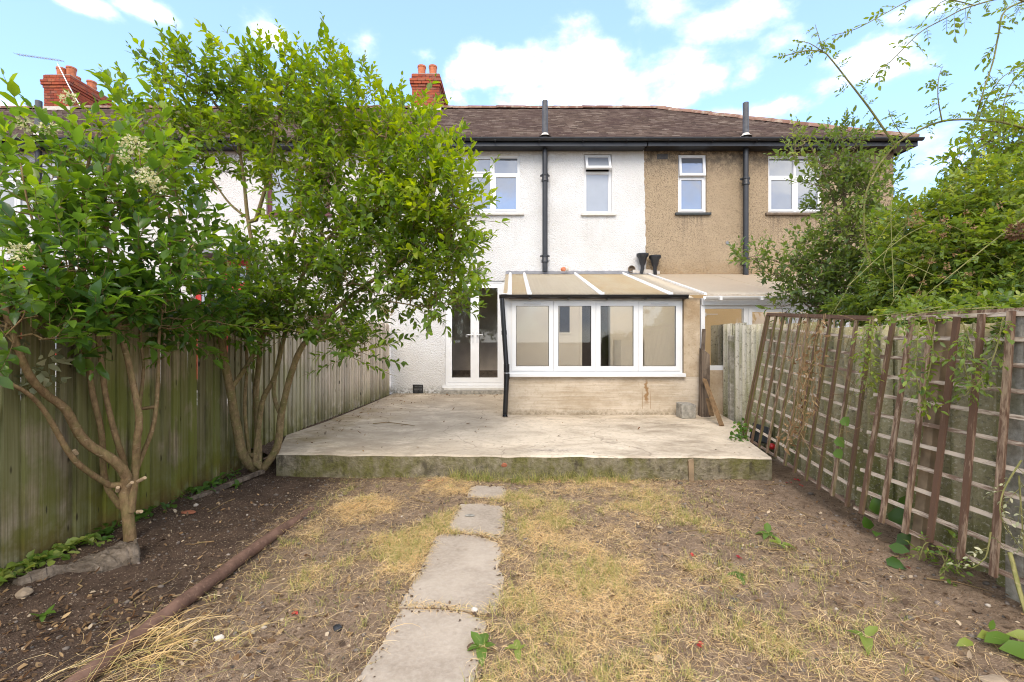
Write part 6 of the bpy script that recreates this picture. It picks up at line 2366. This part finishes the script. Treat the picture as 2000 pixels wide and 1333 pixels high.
    for (px, py, Yb, d, s) in ((1712, 985, 3.05, (-.2, -.3, .9), .16), (1740, 1005, 3.0, (.3, -.3, .8), .18), (1762, 985, 3.0, (.2, -.1, .9), .17), (1715, 1020, 2.95, (-.5, -.5, .25), .11), (1735, 1045, 2.85, (.4, -.7, .05), .13), (1730, 1070, 2.75, (.1, -.6, .0), .13), (1700, 1015, 3.1, (-.4, -.2, .6), .13), (1750, 1040, 2.9, (.5, -.2, .4), .15)):
        link('leaf', leaves_mesh('leaf', [P(px, py, Yb) - Vector((0, 0, .07))], [d], [(-.6, -.6, .5)], s * .85, .62, 'weed_leaf', [.0 + .12 * rng.random()], rng), t)
    # light weeds at the post foot
    spray('light green weed with small oval leaves at the timber post foot', [pl(2.62, (1795, 1095), (1805, 1065), (1815, 1060)), pl(2.55, (1835, 1120), (1850, 1090), (1852, 1070)), pl(2.5, (1870, 1120), (1868, 1080), (1885, 1055), (1890, 1040)), pl(2.6, (1800, 1090), (1780, 1062)), pl(2.5, (1835, 1125), (1855, 1105)), pl(2.5, (1850, 1110), (1840, 1085), (1832, 1070))], mat='weed_leaf', tint=.6, size=.03, every=.03, name='weed', cat='weed')
    # green stem at the right edge
    m = MB().tube([tuple(q) for q in polyline(pl(2.1, (2010, 1215, 1.98), (1990, 1150, 2.05), (1978, 1100, 2.1), (1972, 1080, 2.12)), .03)], [.009] * len(polyline(pl(2.1, (2010, 1215, 1.98), (1990, 1150, 2.05), (1978, 1100, 2.1), (1972, 1080, 2.12)), .03)), 8)
    o = build('green_stem', m, 'cane_green', None, True); o['label'] = 'thick smooth green stem rising at the right edge by the trellis'; o['category'] = 'stem'
    # fallen broad leaves, bottom right
    t = thing('fallen_leaves', 'heap of large yellowing green leaves on the soil at lower right', 'leaves', (2.15, 2.05, .08))
    for (px, py, d, s, w, tn) in ((1908, 1212, (.9, -.15, .12), .12, .5, .85), (1922, 1222, (1, .1, .16), .13, .45, .45), (1950, 1238, (1, -.35, .1), .17, .5, .5), (1962, 1214, (.8, -.6, .05), .14, .42, .9), (1935, 1206, (.2, .1, .6), .05, .5, .5), (1900, 1222, (-.8, -.2, .1), .08, .5, .8), (1975, 1228, (.5, -.8, .12), .12, .5, .6)):
        x, y = gpt(px, py, .10)
        link('leaf', leaves_mesh('leaf', [(x, y, float(gz(x, y)) + .03)], [d], [(-.1, -.5, 1)], s, w, 'weed_leaf', [tn], rng, .3), t)


# ------------------------------------------------------------------ grass, straw and litter
def inside(poly_, x, y):
    c = np.zeros(len(x), bool)
    n = len(poly_)
    for i in range(n):
        x0, y0 = poly_[i]; x1, y1 = poly_[(i + 1) % n]
        cond = ((y0 > y) != (y1 > y)) & (x < (x1 - x0) * (y - y0) / (y1 - y0 + 1e-12) + x0)
        c ^= cond
    return c


def strands(name, x, y, z, ang, el, ln, w, mat, tint, rng, bend=.5, root=None, label=None, seg=3):
    """thin bent strips; ang heading, el elevation"""
    n = len(x)
    h = np.stack([np.cos(ang), np.sin(ang), np.zeros(n)], -1)
    side = np.stack([-np.sin(ang), np.cos(ang), np.zeros(n)], -1)
    curl = rng.normal(0, .5, n)
    V = []
    p = np.stack([x, y, z], -1)
    e = el.copy(); a = np.zeros(n)
    for k in range(seg + 1):
        t = k / seg
        ww = w * (1 - t * .75)
        roll = rng.uniform(-.6, .6, n) if k == 0 else roll
        s2 = side * np.cos(roll)[:, None] + np.array([0, 0, 1.0]) * np.sin(roll)[:, None]
        V.append(p - s2 * ww[:, None] * .5); V.append(p + s2 * ww[:, None] * .5)
        hd = h * np.cos(a)[:, None] + side * np.sin(a)[:, None]
        p = p + (hd * np.cos(e)[:, None] + np.array([0, 0, 1.0]) * np.sin(e)[:, None]) * (ln / seg)[:, None]
        e = e - bend * rng.uniform(.2, 1.2, n); a = a + curl * .7
    V = np.stack(V, 1)          # n, 2(seg+1), 3
    # keep strips on or above the soil
    gzv = gz(V[..., 0], V[..., 1]) + .003
    V[..., 2] = np.maximum(V[..., 2], gzv)
    m = 2 * (seg + 1)
    base = (np.arange(n) * m)[:, None, None]
    q = np.array([[2 * k, 2 * k + 1, 2 * k + 3, 2 * k + 2] for k in range(seg)])[None]
    Q = (base + q).reshape(-1, 4)
    me = npmesh(name, V.reshape(-1, 3), Q, mat, np.repeat(np.clip(tint, 0, 1), m))
    return link(name, me, root, kind='stuff', label=label)


def make_ground_cover(slabs):
    rng = np.random.default_rng(5)

    def density(x, y):
        """how much dry grass stands at a place"""
        nz = fbm(x * 1.7 + 3, y * 1.7, 4, 31)
        left = sstep(-1.62, -1.25, x) * sstep(-.25, -.45, x) * sstep(4.42, 4.2, y) * sstep(2.15, 2.75, y + (x + 1) * -.25)
        right = sstep(-.25, 0, x) * sstep(1.9, 1.25, x + (nz - .5) * 1.1 + (y - 3) * .12)
        right = right * (1 - .75 * sstep(.9, 1.8, x) * sstep(2.9, 3.8, y)) * sstep(1.4, 1.9, y + .3)
        d = np.maximum(left, right * .72) * (.50 + .50 * sstep(1.5, 2.9, y))
        hf = fbm(x * 6, y * 6, 3, 57)
        return d * sstep(.38, .58, nz) * (.25 + .75 * sstep(.36, .60, hf)) * (1 + .8 * left) + .05

    def free(x, y):
        ok = (y < 4.42) & (y > .9)
        for s in slabs:
            xs = np.array([p[0] for p in s]); ys = np.array([p[1] for p in s])
            cx, cy = xs.mean(), ys.mean()
            sp = [(cx + (p[0] - cx) * .96, cy + (p[1] - cy) * .97) for p in s]
            ok &= ~inside(sp, x, y)
        return ok

    def sample(n, x0, x1, y0, y1, dens=True):
        x = rng.uniform(x0, x1, n); y = rng.uniform(y0, y1, n)
        if dens:
            k = rng.random(n) < density(x, y)
            x, y = x[k], y[k]
        k = free(x, y)
        return x[k], y[k]
    # matted dry straw
    x, y = sample(250000, -1.75, 2.2, 1.3, 4.45)
    n = len(x)
    strands('dry_grass', x, y, gz(x, y) + rng.uniform(.0, .03, n), rng.uniform(0, 6.28, n), rng.uniform(-.15, .55, n), rng.uniform(.025, .105, n), rng.uniform(.0010, .0022, n), 'straw', np.where(rng.random(n) < .08, rng.uniform(0, .2, n), np.clip(rng.normal(.72, .20, n), .45, 1)), rng, .35, label='matted dry yellow grass on the soil')
    # green tufts growing through it
    nt = 1500
    cx, cy = sample(nt * 9, -1.6, 2.0, 1.3, 4.45)
    gsel = rng.random(len(cx)) < sstep(.40, .58, fbm(cx * 2.3 + 9, cy * 2.3, 3, 77))
    cx, cy = cx[gsel][:nt], cy[gsel][:nt]
    m = 12
    x = np.repeat(cx, m) + rng.normal(0, .016, len(cx) * m); y = np.repeat(cy, m) + rng.normal(0, .016, len(cx) * m)
    n = len(x)
    strands('green_grass', x, y, gz(x, y), rng.uniform(0, 6.28, n), rng.uniform(.7, 1.45, n), rng.uniform(.025, .075, n), rng.uniform(.0016, .003, n), 'straw', np.clip(rng.normal(.06, .09, n), 0, .4), rng, .35, label='short green grass tufts among the dry grass')
    # tufts along the front of the patio
    cx = rng.uniform(-.6, 1.1, 90); cy = np.full(90, 4.36) - .05 * np.abs(rng.normal(size=90)) - .03 * cx
    x = np.repeat(cx, 14) + rng.normal(0, .02, 90 * 14); y = np.repeat(cy, 14) + rng.normal(0, .012, 90 * 14)
    n = len(x)
    strands('green_grass', x, y, gz(x, y), rng.uniform(0, 6.28, n), rng.uniform(.9, 1.5, n), rng.uniform(.05, .14, n), rng.uniform(.002, .0035, n), 'straw', np.clip(rng.normal(.07, .10, n), 0, .6), rng, .3, label='longer grass along the patio front edge')
    # long stalks lying over the pipe and across the foreground
    n = 230
    x = rng.uniform(-2.2, 2.2, n); y = rng.uniform(1.35, 2.7, n)
    k = free(x, y) & ((x > -1.9) | (rng.random(n) < .3))
    x, y = x[k], y[k]; n = len(x)
    strands('straw_stalk', x, y, gz(x, y) + rng.uniform(.0, .03, n), rng.normal(.5, .9, n), rng.uniform(-.02, .25, n), rng.uniform(.08, .30, n), rng.uniform(.0014, .0027, n), 'straw', np.clip(rng.normal(.7, .2, n), .1, 1), rng, .12, seg=6, label='long pale straw stalks lying on the soil')
    cx = rng.normal(-1.55, .12, 60); cy = rng.uniform(1.5, 2.05, 60)
    x = np.repeat(cx, 4) + rng.normal(0, .02, 240); y = np.repeat(cy, 4) + rng.normal(0, .02, 240); n = len(x)
    strands('straw_stalk', x, y, gz(x, y) + .02, rng.normal(.4, .7, n), rng.uniform(.1, .6, n), rng.uniform(.15, .42, n), rng.uniform(.0022, .0045, n), 'straw', np.clip(rng.normal(.5, .3, n), 0, 1), rng, .18, seg=6, label='straw clump straddling the rusty pipe')
    # dry grass and crumbs creeping over the slab edges
    q = np.concatenate([np.array(sl) for sl in slabs]); q = np.repeat(q, 9, 0) + rng.normal(0, .016, (len(q) * 9, 2))
    k = (rng.random(len(q)) < sstep(.35, .6, fbm(q[:, 0] * 5, q[:, 1] * 5, 3, 91)) * .9 + .1) & (q[:, 1] > 1.5)
    x, y = q[k, 0], q[k, 1]; n = len(x)
    strands('dry_grass', x, y, gz(x, y) + .014, rng.uniform(0, 6.28, n), rng.uniform(-.05, .6, n), rng.uniform(.02, .08, n), rng.uniform(.0010, .0022, n), 'straw', np.where(rng.random(n) < .12, .1, np.clip(rng.normal(.7, .2, n), .45, 1)), rng, .4, label='dry grass creeping over the edges of the path slabs')
    n = 700
    j = rng.integers(0, len(q), n); x = q[j, 0] + rng.normal(0, .02, n); y = q[j, 1] + rng.normal(0, .02, n)
    p = np.stack([x, y, np.full(n, .024)], -1)
    link('path_litter', leaves_mesh('path_litter', p, np.stack([np.cos(a := rng.uniform(0, 6.28, n)), np.sin(a), rng.normal(0, .1, n)], -1), norm(np.stack([rng.normal(0, .25, n), rng.normal(0, .25, n), np.ones(n)], -1)), rng.gamma(3, .003, n) + .004, rng.uniform(.4, .9, n), 'litter', np.clip(rng.gamma(2.0, .15, n), 0, 1), rng, .7), kind='stuff', label='soil crumbs and chips along the path edges')
    # grass seeded in the joints of the path
    jx, jy = [], []
    for (a, b) in (((775, 1189), (968, 1200)), ((866, 1041), (980, 1054)), ((900, 979), (985, 982))):
        (x0, y0), (x1, y1) = gpt(*a, .01), gpt(*b, .01)
        k = rng.random(70)
        jx.append(x0 + (x1 - x0) * k); jy.append(y0 + (y1 - y0) * k + rng.normal(0, .008, 70))
    x = np.concatenate(jx); y = np.concatenate(jy); n = len(x)
    strands('dry_grass', x, y, gz(x, y) + .012, rng.uniform(0, 6.28, n), rng.uniform(.1, 1.1, n), rng.uniform(.02, .06, n), rng.uniform(.0012, .0024, n), 'straw', np.clip(rng.normal(.5, .3, n), 0, 1), rng, .35, label='wisps of dry grass in the joints of the path')
    # chips, leaf crumbs and stones
    n = 15000
    x = rng.uniform(-2.85, 2.75, n); y = rng.uniform(1.2, 4.45, n)
    k = free(x, y) & (rng.random(n) < .35 + .65 * fbm(x * 1.3, y * 1.3, 3, 3) * sstep(5, 1.5, y))
    x, y = x[k], y[k]; n = len(x)
    p = np.stack([x, y, gz(x, y) + rng.uniform(.002, .012, n)], -1)
    link('soil_litter', leaves_mesh('soil_litter', p, np.stack([np.cos(a := rng.uniform(0, 6.28, n)), np.sin(a), rng.normal(0, .25, n)], -1), norm(np.stack([rng.normal(0, .35, n), rng.normal(0, .35, n), np.ones(n)], -1)), rng.gamma(3, .0045, n) + .005, rng.uniform(.3, .9, n), 'litter', np.clip(rng.gamma(2.2, .18, n), 0, 1), rng, .9), kind='stuff', label='leaf crumbs and wood chips on the soil')
    # dry fallen leaves : thicker at lower left
    n = 900
    x = np.concatenate([rng.normal(-2.0, .45, 450), rng.uniform(-2.7, 2.6, 450)]); y = np.concatenate([rng.uniform(1.6, 2.4, 450), rng.uniform(1.4, 4.4, 450)])
    k = free(x, y) & (x > -2.8)
    x, y = x[k], y[k]; n = len(x)
    p = np.stack([x, y, gz(x, y) + .008], -1)
    link('fallen_leaf', leaves_mesh('fallen_leaf', p, np.stack([np.cos(a := rng.uniform(0, 6.28, n)), np.sin(a), rng.normal(.1, .25, n)], -1), norm(np.stack([rng.normal(0, .3, n), rng.normal(0, .3, n), np.ones(n)], -1)), rng.uniform(.018, .042, n), rng.uniform(.4, .7, n), 'dead_leaf', np.clip(rng.normal(.5, .25, n), 0, 1), rng, 1.0), kind='stuff', label='dry brown leaves scattered over the soil')
    # leaf crumbs blown into the patio corners
    n = 420
    x = np.concatenate([rng.uniform(-2.45, 2.6, 150), -2.45 + np.abs(rng.normal(0, .35, 160)), rng.uniform(-2.4, -.2, 110)])
    y = np.concatenate([rng.uniform(4.5, 9.4, 150), rng.uniform(4.9, 9.4, 160), 9.45 - np.abs(rng.normal(0, .25, 110))])
    k = ~((x > -.2) & (y > 6.6)) & (y < 9.45)
    x, y = x[k], y[k]; n = len(x)
    p = np.stack([x, y, np.full(n, PT + .004)], -1)
    link('patio_litter', leaves_mesh('patio_litter', p, np.stack([np.cos(a := rng.uniform(0, 6.28, n)), np.sin(a), rng.uniform(0, .2, n)], -1), norm(np.stack([rng.normal(0, .2, n), rng.normal(0, .2, n), np.ones(n)], -1)), rng.gamma(3, .007, n) + .008, rng.uniform(.3, .7, n), 'dead_leaf', np.clip(rng.normal(.35, .25, n), 0, 1), rng, .8), kind='stuff', label='dry leaf scraps blown over the patio')
    # ivy like leaves along the foot of the left fence
    n = 400
    y = np.concatenate([rng.uniform(2.0, 2.95, 260), rng.uniform(2.95, 4.4, 140)])
    xf = -2.86 + (y - 1.2) * .0327
    x = xf + np.abs(rng.normal(.04, .055, n)) * np.where(y < 2.95, 1.0, .9) + .03
    p = np.stack([x, y, gz(x, y) + rng.uniform(.005, .05, n)], -1)
    link('ground_ivy', leaves_mesh('ground_ivy', p, norm(np.stack([rng.normal(.5, .5, n), rng.normal(-.3, .6, n), rng.normal(.05, .3, n)], -1)), norm(np.stack([rng.normal(.2, .3, n), rng.normal(-.2, .3, n), np.ones(n)], -1)), rng.uniform(.03, .075, n), rng.uniform(.45, .8, n), 'withered_leaf' if False else 'weed_leaf', np.clip(np.where(y < 2.95, rng.normal(.75, .25, n), rng.normal(.15, .15, n)), 0, 1), rng, .6), kind='stuff', label='yellow-green low leaves along the left fence foot')
    # small stones
    import bmesh
    b = bmesh.new(); bmesh.ops.create_icosphere(b, subdivisions=1, radius=1.0)
    sv = np.array([v.co[:] for v in b.verts]); sf = np.array([[v.index for v in f.verts] for f in b.faces]); b.free()
    n = 1500
    x = rng.uniform(-2.75, 2.7, n); y = rng.uniform(1.3, 4.4, n)
    k = free(x, y); x, y = x[k], y[k]; n = len(x)
    s = rng.gamma(2.0, .0022, n) + .003
    sq = np.stack([rng.uniform(.7, 1.5, n), rng.uniform(.7, 1.3, n), rng.uniform(.4, .9, n)], -1) * s[:, None]
    V = sv[None] * sq[:, None] * (1 + rng.normal(0, .12, (n, len(sv), 1))) + np.stack([x, y, gz(x, y) + s * .3], -1)[:, None]
    Q = (sf[None] + (np.arange(n) * len(sv))[:, None, None]).reshape(-1, 3)
    link('pebbles', npmesh('pebbles', V.reshape(-1, 3), Q, 'pebble', np.repeat(np.clip(rng.gamma(1.6, .2, n), 0, 1), len(sv))), kind='stuff', label='small stones and grit in the soil')
    # fallen twigs
    m = MB()
    for k in range(46):
        x0 = rng.uniform(-2.3, 2.4); y0 = rng.uniform(1.4, 4.2)
        if not free(np.array([x0]), np.array([y0]))[0]:
            continue
        a = rng.uniform(0, 6.28); L = rng.uniform(.1, .35)
        pts = []
        for j in range(5):
            xx = x0 + math.cos(a) * L * j / 4 + rng.normal(0, .012); yy = y0 + math.sin(a) * L * j / 4 + rng.normal(0, .012)
            pts.append((xx, yy, float(gz(xx, yy)) + .006))
        m.tube(pts, list(np.linspace(.0045, .002, 5)), 5, False)
    build('fallen_twigs', m, 'bark_tan', None, kind='stuff', label='thin brown twigs fallen on the soil')
    # scattered red petals
    px = [(573, 1190), (840, 940), (862, 938), (1540, 945), (1558, 940), (1575, 935), (1565, 950), (1350, 1080), (1440, 1085), (1360, 1253), (1235, 938), (1270, 936), (1455, 925), (1765, 1105)]
    q = np.array([gpt(a, b, .02) for a, b in px]); q = np.repeat(q, 3, 0) + rng.normal(0, .012, (len(px) * 3, 2)); n = len(q)
    p = np.stack([q[:, 0], q[:, 1], gz(q[:, 0], q[:, 1]) + .012], -1)
    link('red_petals', leaves_mesh('red_petals', p, norm(rng.normal(size=(n, 3)) * np.array([1, 1, .3])), np.tile([0, 0, 1.0], (n, 1)) + rng.normal(0, .3, (n, 3)), rng.uniform(.015, .03, n), .8, 'petal_red', rng.random(n), rng), kind='stuff', label='fallen red petals on the soil')
    # weeds worth pointing at
    def weed(px, py, lab, k=5, s=.05, tn=.35):
        x0, y0 = gpt(px, py, .02)
        t = thing('weed', lab, 'weed', (x0, y0, float(gz(x0, y0))))
        for j in range(k):
            a = 2 * math.pi * j / k + rng.uniform(-.3, .3)
            link('leaf', leaves_mesh('leaf', [(x0, y0, float(gz(x0, y0)) + .02)], [(math.cos(a), math.sin(a), .35)], [(0, 0, 1)], s * rng.uniform(.8, 1.2), .6, 'weed_leaf', [tn + rng.uniform(-.1, .1)], rng, .5), t)
    weed(85, 1207, 'small bright green weed on the dark soil below the bark slab', 6, .05, .3)
    weed(370, 968, 'low weed by the fence between the two left shrubs', 6, .06, .2)
    weed(465, 955, 'small weed near the tall shrub base', 5, .06, .2)
    weed(940, 1270, 'upright green weed at the right edge of the front path slab', 5, .07, .4)
    weed(1500, 1042, 'green weed in the dry grass right of centre', 5, .07, .4)
    weed(1525, 1065, 'yellowish weed just below the green weed right of centre', 4, .07, .7)
    weed(1440, 1122, 'broad flat weed in the thinning grass to the right', 4, .06, .3)
    weed(1690, 1250, 'curled yellow-green leaves on bare soil at lower right', 3, .08, .7)
    weed(870, 915, 'young weed climbing the patio front edge', 6, .06, .2)
    weed(1010, 1270, 'pale flat weed beside the path at lower centre', 4, .05, .8)


# ------------------------------------------------------------------ assemble
make_ground()
make_patio()
SL = make_path()
make_houses()
make_leanto()
make_left_fence()
make_right_side()
make_left_shrubs()
make_right_plants()
make_clutter()
make_ground_cover(SL)
